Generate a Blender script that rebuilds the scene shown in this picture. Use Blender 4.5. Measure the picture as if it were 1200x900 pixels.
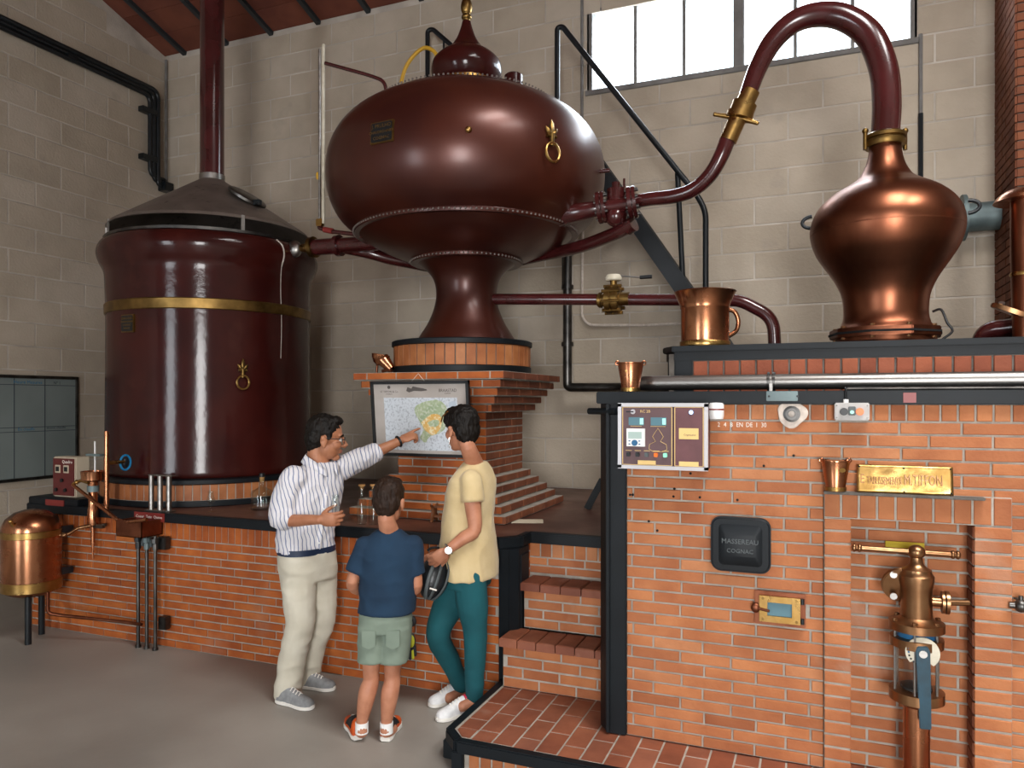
import bpy, bmesh, math, random
from mathutils import Vector as V, Matrix as M4, noise as mnoise
random.seed(7)
PI = math.pi
for o in list(bpy.data.objects): bpy.data.objects.remove(o, do_unlink=True)
SC = bpy.context.scene
COL = SC.collection
# ------------------------------------------------------------------ camera
F, HZ, H = 874.0, 470.0, 1.75            # focal length in pixels, horizon row, eye height (image 1200 x 900)
CA, SA = 0.9265, 0.3764                  # cosine / sine of the camera yaw against the room
cam_d = bpy.data.cameras.new('camera'); cam = bpy.data.objects.new('camera', cam_d); COL.objects.link(cam)
cam.location = (0, 0, H); cam.rotation_euler = (PI/2, 0, math.atan2(SA, CA))
cam_d.sensor_width = 36; cam_d.lens = F/1200*36; cam_d.shift_y = (HZ-450)/1200
cam_d.clip_start = .05; SC.camera = cam
# ------------------------------------------------------------------ sky, daylight, exposure
w = bpy.data.worlds.new('sky'); SC.world = w; w.use_nodes = True
bg = w.node_tree.nodes['Background']; bg.inputs[0].default_value = (.86, .93, 1, 1); bg.inputs[1].default_value = 7.0
def area(name, loc, rot, sx, sy, power, col=(1, 1, 1), spread=180):
    l = bpy.data.lights.new(name, 'AREA'); l.shape = 'RECTANGLE'; l.size = sx; l.size_y = sy; l.energy = power; l.color = col; l.spread = math.radians(spread)
    o = bpy.data.objects.new(name, l); COL.objects.link(o); o.location = loc; o.rotation_euler = rot
    return o
ROOM = dict(x0=-7.02, x1=5.2, y0=-5.0, y1=6.55, zb=5.76, pitch=.30)
area('daylight_gate', (-4.6, -5.05, 1.75), (PI/2, 0, 0), 1.5, 3.3, 80, (.94, .97, 1))
area('daylight_gate', (1.6, -5.05, 1.75), (PI/2, 0, 0), 2.0, 3.3, 450, (1, .97, .94))
area('daylight_window', (-.6, 6.95, 4.95), (-PI/2, 0, 0), 2.7, .85, 140, (.9, .95, 1))
area('roof_light', (1.3, 1.6, 7.0), (0, 0, 0), 1.1, 3.0, 300, (1, .98, .95), 142)
area('roof_light', (3.5, 1.6, 7.0), (0, 0, 0), 1.1, 3.0, 300, (1, .98, .95), 142)
SC.view_settings.view_transform = 'Standard'; SC.view_settings.look = 'None'
SC.view_settings.gamma = 1; SC.view_settings.use_curve_mapping = False
SC.view_settings.exposure = -0.08
# ------------------------------------------------------------------ pixel -> place (measuring the photograph)
def at(px, py, Y):
    dx, dz = (px-600)/F, (HZ-py)/F; t = Y/(SA*dx+CA)
    return V(((CA*dx-SA)*t, Y, H+dz*t))
def atx(px, py, X):
    dx, dz = (px-600)/F, (HZ-py)/F; t = X/(CA*dx-SA)
    return V((X, (SA*dx+CA)*t, H+dz*t))
def atz(px, py, z):
    t = (H-z)*F/(py-HZ); dx = (px-600)/F
    return V(((CA*dx-SA)*t, (SA*dx+CA)*t, z))
def atd(px, py, d):
    dx, dz = (px-600)/F, (HZ-py)/F
    return V(((CA*dx-SA)*d, (SA*dx+CA)*d, H+dz*d))
def proj(p):
    xc = CA*p[0]+SA*p[1]; yc = -SA*p[0]+CA*p[1]
    return (600+F*xc/yc, HZ-F*(p[2]-H)/yc, yc)
RIGHT, FWD, UP = V((CA, SA*1.0, 0)), V((-SA, CA, 0)), V((0, 0, 1))
# ------------------------------------------------------------------ objects
WM = {}
def link(o, mw, parent=None):
    COL.objects.link(o); o.matrix_basis = mw; WM[o.name] = mw.copy()
    if parent is not None:
        o.parent = parent; o.matrix_parent_inverse = WM[parent.name].inverted()
    return o
def tag(o, label=None, cat=None, group=None, kind=None):
    if label: o['label'] = label
    if cat: o['category'] = cat
    if group: o['group'] = group
    if kind: o['kind'] = kind
    return o
def thing(name, label, cat, loc, group=None):
    o = bpy.data.objects.new(name, None); o.empty_display_size = .1
    link(o, M4.Translation(V(loc))); return tag(o, label, cat, group)
def children(o): return [c for c in bpy.data.objects if c.parent == o]
def dup(root, loc, label=None, rz=0.0):
    mw = M4.Translation(V(loc)) @ M4.Rotation(rz, 4, 'Z')
    def rec(o, parent):
        c = o.copy(); COL.objects.link(c)
        if parent is not None: c.parent = parent
        for ch in children(o): rec(ch, c)
        return c
    r = rec(root, None); r.matrix_basis = mw; WM[r.name] = mw
    if label: r['label'] = label
    return r
class MB:
    def __init__(s): s.v = []; s.f = []
    def add(s, vs, fs):
        b = len(s.v); s.v += [V(p) for p in vs]; s.f += [tuple(b+i for i in f) for f in fs]; return s
    def box(s, a, b, m=None):
        (x0, y0, z0), (x1, y1, z1) = a, b
        vs = [V(p) for p in ((x0,y0,z0),(x1,y0,z0),(x1,y1,z0),(x0,y1,z0),(x0,y0,z1),(x1,y0,z1),(x1,y1,z1),(x0,y1,z1))]
        if m is not None: vs = [m @ p for p in vs]
        return s.add(vs, [(0,3,2,1),(4,5,6,7),(0,1,5,4),(1,2,6,5),(2,3,7,6),(3,0,4,7)])
    def cbox(s, c, h, m=None):
        c, h = V(c), V(h); return s.box(c-h, c+h, m)
    def beam(s, p, q, wx, wz, up=V((0,0,1))):
        p, q = V(p), V(q); d = q-p; L = d.length; d.normalize()
        a = d.cross(up)
        if a.length < 1e-5: a = d.cross(V((0,1,0)))
        a.normalize(); b = a.cross(d)
        m = M4(((a.x,d.x,b.x,p.x),(a.y,d.y,b.y,p.y),(a.z,d.z,b.z,p.z),(0,0,0,1)))
        return s.box((-wx/2,0,-wz/2),(wx/2,L,wz/2), m)
    def lathe(s, prof, c=(0,0,0), n=48, m=None, cap0=True, cap1=True):
        c = V(c); vs = []; fs = []
        for r, z in prof:
            for i in range(n):
                a = 2*PI*i/n; p = V((r*math.cos(a), r*math.sin(a), z))
                if m is not None: p = m @ p
                vs.append(c+p)
        for k in range(len(prof)-1):
            for i in range(n):
                j = (i+1) % n; fs.append((k*n+i, k*n+j, (k+1)*n+j, (k+1)*n+i))
        if cap0: fs.append(tuple(range(n))[::-1])
        if cap1: fs.append(tuple((len(prof)-1)*n+i for i in range(n)))
        return s.add(vs, fs)
    def cyl(s, p, q, r, n=20, r2=None):
        p, q = V(p), V(q); d = q-p; m = d.to_track_quat('Z', 'Y').to_matrix().to_4x4()
        return s.lathe([(r, 0), (r if r2 is None else r2, d.length)], p, n, m)
    def tube(s, pts, r, n=16, closed=False, cap=True, ry=None):
        pts = [V(p) for p in pts]; N = len(pts)
        rad = r if isinstance(r, (list, tuple)) else [r]*N
        vs = []; fs = []; prev = None
        for i in range(N):
            if closed: t = pts[(i+1) % N]-pts[i-1]
            else: t = pts[min(i+1, N-1)]-pts[max(i-1, 0)]
            t.normalize()
            if prev is None:
                a = t.cross(V((0,0,1)))
                if a.length < 1e-3: a = t.cross(V((0,1,0)))
            else: a = prev - t*prev.dot(t)
            a.normalize(); prev = a.copy(); b = t.cross(a)
            for k in range(n):
                an = 2*PI*k/n; vs.append(pts[i]+a*(math.cos(an)*rad[i])+b*(math.sin(an)*rad[i]*(ry or 1)))
        for i in range(N if closed else N-1):
            j = (i+1) % N
            for k in range(n):
                l = (k+1) % n; fs.append((i*n+k, i*n+l, j*n+l, j*n+k))
        if cap and not closed:
            fs.append(tuple(range(n))[::-1]); fs.append(tuple((N-1)*n+k for k in range(n)))
        return s.add(vs, fs)
    def ball(s, c, r, nu=16, nv=10, rot=None):
        if not isinstance(r, (list, tuple, V)): r = (r, r, r)
        vs = []; fs = []; c = V(c)
        for j in range(1, nv):
            ph = PI*j/nv
            for i in range(nu):
                a = 2*PI*i/nu; p = V((r[0]*math.sin(ph)*math.cos(a), r[1]*math.sin(ph)*math.sin(a), -r[2]*math.cos(ph)))
                if rot is not None: p = rot @ p
                vs.append(c+p)
        lo, hi = V((0,0,-r[2])), V((0,0,r[2]))
        if rot is not None: lo, hi = rot @ lo, rot @ hi
        vs += [c+lo, c+hi]; B, T = len(vs)-2, len(vs)-1
        for j in range(nv-2):
            for i in range(nu):
                k = (i+1) % nu; fs.append((j*nu+i, j*nu+k, (j+1)*nu+k, (j+1)*nu+i))
        for i in range(nu):
            k = (i+1) % nu; fs.append((B, k, i)); fs.append((T, (nv-2)*nu+i, (nv-2)*nu+k))
        return s.add(vs, fs)
    def prism(s, poly, z0, z1, m=None):
        n = len(poly); vs = [V((x, y, z0)) for x, y in poly]+[V((x, y, z1)) for x, y in poly]
        if m is not None: vs = [m @ p for p in vs]
        fs = [tuple(range(n))[::-1], tuple(range(n, 2*n))]+[(i, (i+1) % n, n+(i+1) % n, n+i) for i in range(n)]
        return s.add(vs, fs)
    def loft(s, rings, cap=True):
        n = len(rings[0]); vs = [p for r in rings for p in r]; fs = []
        for k in range(len(rings)-1):
            for i in range(n):
                j = (i+1) % n; fs.append((k*n+i, k*n+j, (k+1)*n+j, (k+1)*n+i))
        if cap:
            fs.append(tuple(range(n))[::-1]); fs.append(tuple((len(rings)-1)*n+i for i in range(n)))
        return s.add(vs, fs)
    def build(s, name, mat, parent=None, bevel=0, seg=2, smooth=40, label=None, cat=None, group=None, kind=None, fix=True):
        lo = V((min(p.x for p in s.v), min(p.y for p in s.v), min(p.z for p in s.v)))
        hi = V((max(p.x for p in s.v), max(p.y for p in s.v), max(p.z for p in s.v)))
        c = (lo+hi)/2; c.z = lo.z
        me = bpy.data.meshes.new(name); me.from_pydata([p-c for p in s.v], [], s.f)
        if fix or bevel:
            bm = bmesh.new(); bm.from_mesh(me)
            if fix: bmesh.ops.recalc_face_normals(bm, faces=bm.faces)
            if bevel:
                es = [e for e in bm.edges if len(e.link_faces) == 2 and e.calc_face_angle(0) > .6]
                bmesh.ops.bevel(bm, geom=es, offset=bevel, segments=seg, affect='EDGES', clamp_overlap=True)
            bm.to_mesh(me); bm.free()
        if smooth:
            me.shade_smooth(); me.set_sharp_from_angle(angle=math.radians(smooth))
        me.materials.append(MT[mat] if isinstance(mat, str) else mat)
        o = bpy.data.objects.new(name, me); link(o, M4.Translation(c), parent)
        return tag(o, label, cat, group, kind)
def fillet(pts, rad, k=6):
    pts = [V(p) for p in pts]; out = [pts[0]]
    for i in range(1, len(pts)-1):
        a, b, c = pts[i-1], pts[i], pts[i+1]; r = rad[i] if isinstance(rad, (list, tuple)) else rad
        r = min(r, (a-b).length*.49, (c-b).length*.49); p, q = b+(a-b).normalized()*r, b+(c-b).normalized()*r
        for j in range(k+1):
            t = j/k; out.append(p*(1-t)**2+b*(2*t*(1-t))+q*t*t)
    out.append(pts[-1]); return out
def spline(pts, k=6):
    pts = [V(p) for p in pts]; out = []
    P = [pts[0]*2-pts[1]]+pts+[pts[-1]*2-pts[-2]]
    for i in range(1, len(P)-2):
        for j in range(k):
            t = j/k; a, b, c, d = P[i-1:i+3]
            out.append(.5*((2*b)+(c-a)*t+(2*a-5*b+4*c-d)*t*t+(3*b-a-3*c+d)*t**3))
    out.append(pts[-1]); return out
def spline1(vals, k=6):
    return [p.x for p in spline([V((v, 0, 0)) for v in vals], k)]
def smooth_prof(pr, k=5):
    return [(max(p.x, 0), p.y) for p in spline([V((r, z, 0)) for r, z in pr], k)]
def text(s, size, m, mat, name, parent, ext=.0008, align='CENTER', sx=1.0):
    c = bpy.data.curves.new('t', 'FONT'); c.body = s; c.size = size; c.extrude = ext; c.align_x = align; c.align_y = 'CENTER'
    c.resolution_u = 2
    o = bpy.data.objects.new('t', c); COL.objects.link(o)
    me = bpy.data.meshes.new_from_object(o); bpy.data.objects.remove(o); bpy.data.curves.remove(c)
    me.name = name; me.transform(M4.Diagonal((sx, 1, 1, 1))); me.materials.clear(); me.materials.append(MT[mat])
    t = bpy.data.objects.new(name, me); return link(t, m, parent)
def facing(p, xdir=V((1,0,0)), ydir=V((0,0,1))):       # matrix of a flat thing: x to the right, y up, z out of it
    x = V(xdir).normalized(); z = x.cross(V(ydir)).normalized(); y = z.cross(x)
    return M4(((x.x,y.x,z.x,p[0]),(x.y,y.y,z.y,p[1]),(x.z,y.z,z.z,p[2]),(0,0,0,1)))
# ------------------------------------------------------------------ materials
MT = {}
def lin(h):
    if isinstance(h, str):
        h = h.lstrip('#'); c = [int(h[i:i+2], 16)/255 for i in (0, 2, 4)]
    else: c = h
    return tuple(x/12.92 if x <= .04045 else ((x+.055)/1.055)**2.4 for x in c)+(1,)
def mat(name, a, b=None, scale=6.0, detail=4, rough=.6, rough2=None, metal=0.0, bump=0.0, bscale=60.0, coat=0.0, crough=.1,
        rand=None, spec=.5, stretch=None, lo=.35, hi=.65, trans=0.0, ior=1.45, alpha=None, emit=None, estr=0, spots=None, spscale=9, splo=.58, sphi=.72, sheen=0, obj=False):
    m = bpy.data.materials.new(name); m.use_nodes = True; nt = m.node_tree; N, L = nt.nodes, nt.links
    B = N['Principled BSDF']; B.inputs['Base Color'].default_value = lin(a); B.inputs['Roughness'].default_value = rough
    B.inputs['Metallic'].default_value = metal; B.inputs['Specular IOR Level'].default_value = spec
    B.inputs['Coat Weight'].default_value = coat; B.inputs['Coat Roughness'].default_value = crough
    B.inputs['Transmission Weight'].default_value = trans; B.inputs['IOR'].default_value = ior
    if sheen: B.inputs['Sheen Weight'].default_value = sheen
    if alpha is not None: B.inputs['Alpha'].default_value = alpha
    if emit: B.inputs['Emission Color'].default_value = lin(emit); B.inputs['Emission Strength'].default_value = estr
    if obj: co = N.new('ShaderNodeTexCoord').outputs['Object']
    else: co = N.new('ShaderNodeNewGeometry').outputs['Position']
    if stretch:
        mp = N.new('ShaderNodeMapping'); mp.inputs['Scale'].default_value = stretch; L.new(co, mp.inputs[0]); co = mp.outputs[0]
    col = None
    if b or rough2 is not None:
        nz = N.new('ShaderNodeTexNoise'); nz.inputs['Scale'].default_value = scale; nz.inputs['Detail'].default_value = detail; L.new(co, nz.inputs['Vector'])
        mr = N.new('ShaderNodeMapRange'); mr.inputs[1].default_value = lo; mr.inputs[2].default_value = hi; L.new(nz.outputs['Fac'], mr.inputs[0])
        if b:
            mx = N.new('ShaderNodeMix'); mx.data_type = 'RGBA'; mx.inputs[6].default_value = lin(a); mx.inputs[7].default_value = lin(b)
            L.new(mr.outputs[0], mx.inputs[0]); col = mx.outputs[2]
        if rough2 is not None:
            m2 = N.new('ShaderNodeMapRange'); m2.inputs[3].default_value = rough; m2.inputs[4].default_value = rough2
            L.new(mr.outputs[0], m2.inputs[0]); L.new(m2.outputs[0], B.inputs['Roughness'])
    if rand:                                                   # colours that differ from piece to piece
        oi = N.new('ShaderNodeObjectInfo'); ge = N.new('ShaderNodeNewGeometry')
        ad = N.new('ShaderNodeMath'); ad.operation = 'ADD'; L.new(oi.outputs['Random'], ad.inputs[0]); L.new(ge.outputs['Random Per Island'], ad.inputs[1])
        fr = N.new('ShaderNodeMath'); fr.operation = 'FRACT'; L.new(ad.outputs[0], fr.inputs[0])
        cr = N.new('ShaderNodeValToRGB'); els = cr.color_ramp.elements; n = len(rand)
        while len(els) < n: els.new(.5)
        for i, h in enumerate(rand): els[i].position = i/(n-1); els[i].color = lin(h)
        L.new(fr.outputs[0], cr.inputs[0])
        if col is None: col = cr.outputs[0]
        else:
            mx = N.new('ShaderNodeMix'); mx.data_type = 'RGBA'; mx.blend_type = 'MULTIPLY'; mx.inputs[0].default_value = 1
            L.new(col, mx.inputs[6]); L.new(cr.outputs[0], mx.inputs[7]); col = mx.outputs[2]
    if spots:
        n2 = N.new('ShaderNodeTexNoise'); n2.inputs['Scale'].default_value = spscale; n2.inputs['Detail'].default_value = 6; L.new(co, n2.inputs['Vector'])
        r2 = N.new('ShaderNodeMapRange'); r2.inputs[1].default_value = splo; r2.inputs[2].default_value = sphi; L.new(n2.outputs['Fac'], r2.inputs[0])
        mx = N.new('ShaderNodeMix'); mx.data_type = 'RGBA'; mx.inputs[7].default_value = lin(spots); L.new(r2.outputs[0], mx.inputs[0])
        if col is None: mx.inputs[6].default_value = lin(a)
        else: L.new(col, mx.inputs[6])
        col = mx.outputs[2]
    if col is not None: L.new(col, B.inputs['Base Color'])
    if bump:
        n3 = N.new('ShaderNodeTexNoise'); n3.inputs['Scale'].default_value = bscale; n3.inputs['Detail'].default_value = 4; L.new(co, n3.inputs['Vector'])
        bp = N.new('ShaderNodeBump'); bp.inputs['Strength'].default_value = bump; bp.inputs['Distance'].default_value = .01
        L.new(n3.outputs['Fac'], bp.inputs['Height']); L.new(bp.outputs[0], B.inputs['Normal'])
        if coat: L.new(bp.outputs[0], B.inputs['Coat Normal'])
    MT[name] = m; return m
mat('concrete', '#9a948c', '#858079', scale=1.3, detail=7, rough=.55, rough2=.35, bump=.08, bscale=25, spots='#6b6762', spscale=.8, splo=.55, sphi=.85)
mat('block', '#c0b4a4', '#b1a595', scale=2.2, detail=6, rough=.85, bump=.35, bscale=45, rand=['#ffffff', '#f6f4f1', '#fbf9f6', '#f0eeea'], spots='#958d84', spscale=3.3, splo=.64, sphi=.95)
mat('block_joint', '#c9c1b6', '#a89f94', scale=3, rough=.9, bump=.3, bscale=60)
mat('plaster', '#b8b0a5', '#a59c90', scale=1.2, detail=6, rough=.9, bump=.3, bscale=30)
mat('plain_wall', '#6b645c', rough=.9)
BR = ['#ffffff', '#e9dcd3', '#f6e9dc', '#d9c5bb', '#fff4e4', '#e4d0c4', '#f3e4d8', '#ceb7aa']
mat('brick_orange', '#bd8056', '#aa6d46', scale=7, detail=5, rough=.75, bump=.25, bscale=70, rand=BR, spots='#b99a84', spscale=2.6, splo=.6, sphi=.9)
mat('brick_counter', '#b96a2f', '#a05522', scale=7, detail=5, rough=.7, bump=.25, bscale=70, rand=BR, spots='#a98069', spscale=1.7, splo=.62, sphi=.92)
mat('brick_red', '#9c5a40', '#874b34', scale=7, detail=5, rough=.75, bump=.25, bscale=70, rand=BR, spots='#c3ab98', spscale=5, splo=.68, sphi=.86)
mat('brick_dark_and_shade', '#875237', '#70422c', scale=7, detail=5, rough=.8, bump=.25, bscale=70, rand=BR)  # dark pillar brick; doubles as painted shade on pedestal sides and niche reveal
mat('brick_ring', '#b3774a', '#9c6238', scale=9, detail=4, rough=.55, bump=.1, bscale=50, rand=BR)
mat('mortar', '#b0a89d', '#979086', scale=12, rough=.95, bump=.4, bscale=90)
mat('mortar_dark', '#6f6a64', '#57524d', scale=12, rough=.95, bump=.4, bscale=90)
mat('roof_tile', '#7d4836', '#69392c', scale=3, detail=5, rough=.85, rand=['#ffffff', '#e6d8d2', '#f4eae6'], bump=.1, bscale=40)
mat('rafter', '#2b3135', rough=.5)
mat('tile', '#9a624c', '#84523f', scale=6, detail=5, rough=.45, rough2=.6, bump=.12, bscale=40, rand=BR, spots='#a98a78', spscale=4, splo=.66, sphi=.9)
mat('screed', '#5d3a2e', '#4a2e26', scale=2.5, detail=6, rough=.35, rough2=.5, bump=.06, bscale=30, spots='#7d5b4c', spscale=3, splo=.6, sphi=.85)
mat('black_paint', '#10161b', '#0b1014', scale=5, rough=.5, spec=.3, bump=.06, bscale=30, spots='#39434a', spscale=5, splo=.7, sphi=.95)
mat('black_metal', '#11161a', '#181d21', scale=8, rough=.38)
mat('maroon_gloss', '#3a110d', '#2e0c0a', scale=3.0, detail=3, rough=.5, spec=.08, coat=.6, crough=.13, bump=.08, bscale=22, spots='#45201a', spscale=4, splo=.6, sphi=.85)
mat('maroon_copper', '#4f2418', '#3b1711', scale=1.6, detail=3, rough=.34, rough2=.42, metal=.45, coat=.3, crough=.22, bump=.05, bscale=9)
mat('maroon_pipe', '#45191a', '#381413', scale=6, rough=.24, coat=.6, crough=.12)
mat('copper_dark', '#8f5a42', '#6c3f2d', scale=3.5, detail=5, rough=.30, rough2=.42, metal=1, bump=.05, bscale=12, stretch=(1, 1, .5))
mat('copper', '#bd8461', '#a06849', scale=6, detail=4, rough=.2, rough2=.32, metal=1, bump=.05, bscale=20)
mat('copper_old', '#8f5a42', '#6b3f2e', scale=9, detail=5, rough=.42, metal=1, bump=.05, bscale=40)
mat('bronze', '#a07a58', '#856042', scale=9, detail=4, rough=.28, rough2=.4, metal=1, bump=.04, bscale=40)
mat('brass', '#b9965c', '#997742', scale=12, detail=4, rough=.25, rough2=.42, metal=1, bump=.06, bscale=45)
mat('brass_dull', '#8f7242', '#6d552f', scale=10, detail=5, rough=.4, metal=1)
mat('steel', '#a9a6a2', '#8f8c88', scale=8, rough=.3, rough2=.42, metal=1, stretch=(.3, 3, 3))
mat('steel_dark', '#6a6865', '#4c4b4a', scale=8, rough=.38, metal=1)
mat('zinc', '#8b8178', '#786e66', scale=5, detail=5, rough=.5, metal=.7, spots='#4d443e', spscale=12, splo=.62, sphi=.75)
mat('rivet', '#8a817b', rough=.4, metal=.8)
mat('window_frame', '#7f7d7b', '#6d6a67', scale=8, rough=.6)
def glassmat(name, tint, fac, rough=.02):
    m = bpy.data.materials.new(name); m.use_nodes = True; nt = m.node_tree; N, L = nt.nodes, nt.links
    N.remove(N['Principled BSDF']); t = N.new('ShaderNodeBsdfTransparent'); t.inputs[0].default_value = lin(tint)
    g = N.new('ShaderNodeBsdfGlossy'); g.inputs['Roughness'].default_value = rough
    lw = N.new('ShaderNodeLayerWeight'); lw.inputs[0].default_value = fac
    mx = N.new('ShaderNodeMixShader'); pw = N.new('ShaderNodeMath'); pw.operation = 'POWER'; pw.inputs[1].default_value = 3.0; L.new(lw.outputs['Facing'], pw.inputs[0])
    ma = N.new('ShaderNodeMath'); ma.operation = 'MULTIPLY_ADD'; ma.inputs[1].default_value = .6; ma.inputs[2].default_value = .05; L.new(pw.outputs[0], ma.inputs[0]); L.new(ma.outputs[0], mx.inputs[0]); L.new(t.outputs[0], mx.inputs[1]); L.new(g.outputs[0], mx.inputs[2])
    L.new(mx.outputs[0], N['Material Output'].inputs[0]); MT[name] = m
glassmat('pane', '#f4f8fa', .2); glassmat('clear_glass', '#fafcfb', .35); glassmat('clear_bottle', '#f8fbfa', .42)
mat('cork', '#b98b55', '#9c7040', scale=40, rough=.8)
mat('paper', '#d8cdb6', '#cbbfa6', scale=30, rough=.9)
mat('whiteboard', '#7d8684', '#747d7b', scale=2, rough=.35)
mat('board_ink', '#39424a', rough=.8); mat('blue_ink', '#2a6f93', rough=.8)
mat('beige', '#b9ad98', rough=.5); mat('panel_maroon', '#5a211f', rough=.45)
mat('panel_purple', '#5e4446', '#543b3e', scale=9, rough=.4); mat('panel_rose', '#6d4245', '#5c3639', scale=7, rough=.4)
mat('aluminium', '#b9b6b8', rough=.35, metal=.7); mat('gold', '#d8b878', rough=.45, metal=.3)
mat('lcd', '#5d7f8b', rough=.15); mat('lcd_bright', '#a5ece0', rough=.2, emit='#a5ece0', estr=.25); mat('lcd_grey', '#a9bdb8', rough=.2)
mat('white_plastic', '#e6e6e4', rough=.4); mat('blue_plastic', '#1f5c86', rough=.4); mat('black_plastic', '#121416', rough=.4)
mat('orange_plastic', '#e2701c', rough=.35); mat('green_plastic', '#8fe0c0', rough=.3, emit='#8fe0c0', estr=.2); mat('grey_plastic', '#4f5658', rough=.5)
mat('red_plastic', '#7d2a26', rough=.4); mat('lamp_white', '#eef0ff', emit='#eef0ff', estr=2.0); mat('grey_box', '#b7b4b1', '#a6a3a0', scale=20, rough=.5)
mat('yellow', '#c89a2c', rough=.5); mat('yellow_tag', '#c9b023', rough=.6); mat('blue_ring', '#1f7fb5', rough=.4)
mat('steel_green', '#6f7f80', '#5f6d6f', scale=9, rough=.5, metal=.3); mat('soot', '#0d0e10', rough=.9)
mat('wood', '#7a4b2b', '#5f3820', scale=14, rough=.5, stretch=(1, 1, 6)); mat('white_line', '#e4dfd6', rough=.8)
mat('teal_lever', '#173f50', '#123442', scale=20, rough=.45); mat('ivory', '#d3ccb9', '#bcb49f', scale=14, rough=.5); mat('plaster_white', '#d8cdc2', '#bfb3a8', scale=40, rough=.9)
# ------------------------------------------------------------------ pieces laid in courses
PC = {}
def piece(w, h, d, ch, mat_, name):
    key = (round(w, 3), round(h, 3), round(d, 3), round(ch, 4), mat_, name)
    if key in PC: return PC[key]
    a, b = w/2, h/2
    vs = [(-a,-b,0),(a,-b,0),(a,b,0),(-a,b,0),(-a,-b,d-ch),(a,-b,d-ch),(a,b,d-ch),(-a,b,d-ch),
          (-a+ch,-b+ch,d),(a-ch,-b+ch,d),(a-ch,b-ch,d),(-a+ch,b-ch,d)]
    fs = [(0,3,2,1),(0,1,5,4),(1,2,6,5),(2,3,7,6),(3,0,4,7),(4,5,9,8),(5,6,10,9),(6,7,11,10),(7,4,8,11),(8,9,10,11)]
    me = bpy.data.meshes.new(name); me.from_pydata(vs, [], fs); me.materials.append(MT[mat_]); PC[key] = me
    return me
def lay(parent, rects, fr, mat_, d=.03, ch=.003, name='brick', limit=300, jit=.0012, back=.027, rng=random.Random(3)):
    """rects: (u0,u1,v0,v1) on the plane of frame fr (u right, v up, w out of the wall); each becomes one piece, its face d-back proud"""
    it = []
    for r in rects:
        u, v = (r[0]+r[1])/2, (r[2]+r[3])/2; p = fr @ V((u, v, 0)); q = proj(p)
        vis = -60 < q[0] < 1260 and -60 < q[1] < 960 and q[2] > .1
        it.append(((r[1]-r[0])*(r[3]-r[2])/max(q[2], .1)**2*(1 if vis else .01), r))
    it.sort(key=lambda t: -t[0])
    for s, r in it[:limit]:
        me = piece(r[1]-r[0], r[3]-r[2], d, ch, mat_, name)
        o = bpy.data.objects.new(name, me)
        m = fr @ M4.Translation(V(((r[0]+r[1])/2, (r[2]+r[3])/2, -back+rng.uniform(-jit, jit))))
        link(o, m, parent)
    if len(it) > limit:
        b = MB()
        for s, r in it[limit:]:
            u, v, a, c = (r[0]+r[1])/2, (r[2]+r[3])/2, (r[1]-r[0])/2, (r[3]-r[2])/2; w1 = d-back
            vs = [fr @ V(p) for p in ((u-a,v-c,-back),(u+a,v-c,-back),(u+a,v+c,-back),(u-a,v+c,-back),(u-a+ch,v-c+ch,w1),(u+a-ch,v-c+ch,w1),(u+a-ch,v+c-ch,w1),(u-a+ch,v+c-ch,w1))]
            b.add(vs, [(4,5,6,7),(0,1,5,4),(1,2,6,5),(2,3,7,6),(3,0,4,7)])
        b.build(name+'_courses', mat_, parent, smooth=0, fix=False, kind='stuff')
def bond(u0, u1, v0, v1, L, h, j=.01, off=None, holes=(), shift=0.0, rng=random.Random(5)):
    """running bond of bricks L long (with joint) in courses of height h"""
    out = []; n = max(1, round((v1-v0)/h)); hh = (v1-v0)/n
    for k in range(n):
        a0, a1 = v0+k*hh+j/2, v0+(k+1)*hh-j/2
        o = (off[k % len(off)] if off else (k % 2)*.5)*L+shift
        x = u0-L+(o % L)
        while x < u1:
            s, e = max(x+j/2, u0), min(x+L-j/2, u1)
            segs = [(s, e)] if e-s > .018 else []
            for (h0, h1, g0, g1) in holes:
                if (a0+a1)/2 > g0 and (a0+a1)/2 < g1:
                    ns = []
                    for (s_, e_) in segs:
                        if e_ <= h0 or s_ >= h1: ns.append((s_, e_))
                        else:
                            if s_ < h0-.02: ns.append((s_, h0))
                            if e_ > h1+.02: ns.append((h1, e_))
                    segs = ns
            out += [(s_, e_, a0, a1) for s_, e_ in segs]
            x += L
    return out
def soldiers(u0, u1, v0, v1, p, j=.009):
    n = max(1, round((u1-u0)/p)); w_ = (u1-u0)/n
    return [(u0+i*w_+j/2, u0+(i+1)*w_-j/2, v0+j/2, v1-j/2) for i in range(n)]
def frame(o, u, v): return facing(V(o), V(u), V(v))
FRONT = lambda Y: frame((0, Y, 0), (1,0,0), (0,0,1))          # faces -Y
# ------------------------------------------------------------------ room shell
R = ROOM
def struct(name, mb, m, parent=None, **k):
    o = mb.build(name, m, parent, **k)
    if parent is None: o['kind'] = 'structure'
    return o
struct('floor', MB().box((R['x0']-.3, R['y0']-.3, -.15), (R['x1']+.3, R['y1']+.3, 0)), 'concrete')
wl = at(690, 107, 6.55); wr = at(1072, 45, 6.55)
WX0, WX1, WZ0, WZ1 = wl.x, wr.x, 4.57, 5.31
b = MB(); y0, y1 = R['y1'], R['y1']+.3
b.box((R['x0']-.3, y0, 0), (R['x1']+.3, y1, WZ0)); b.box((R['x0']-.3, y0, WZ1), (R['x1']+.3, y1, 6.0))
b.box((R['x0']-.3, y0, WZ0), (WX0, y1, WZ1)); b.box((WX1, y0, WZ0), (R['x1']+.3, y1, WZ1))
wall_back = struct('wall_back', b, 'block_joint', smooth=0)
BL, BH = .53, .2255
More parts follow.
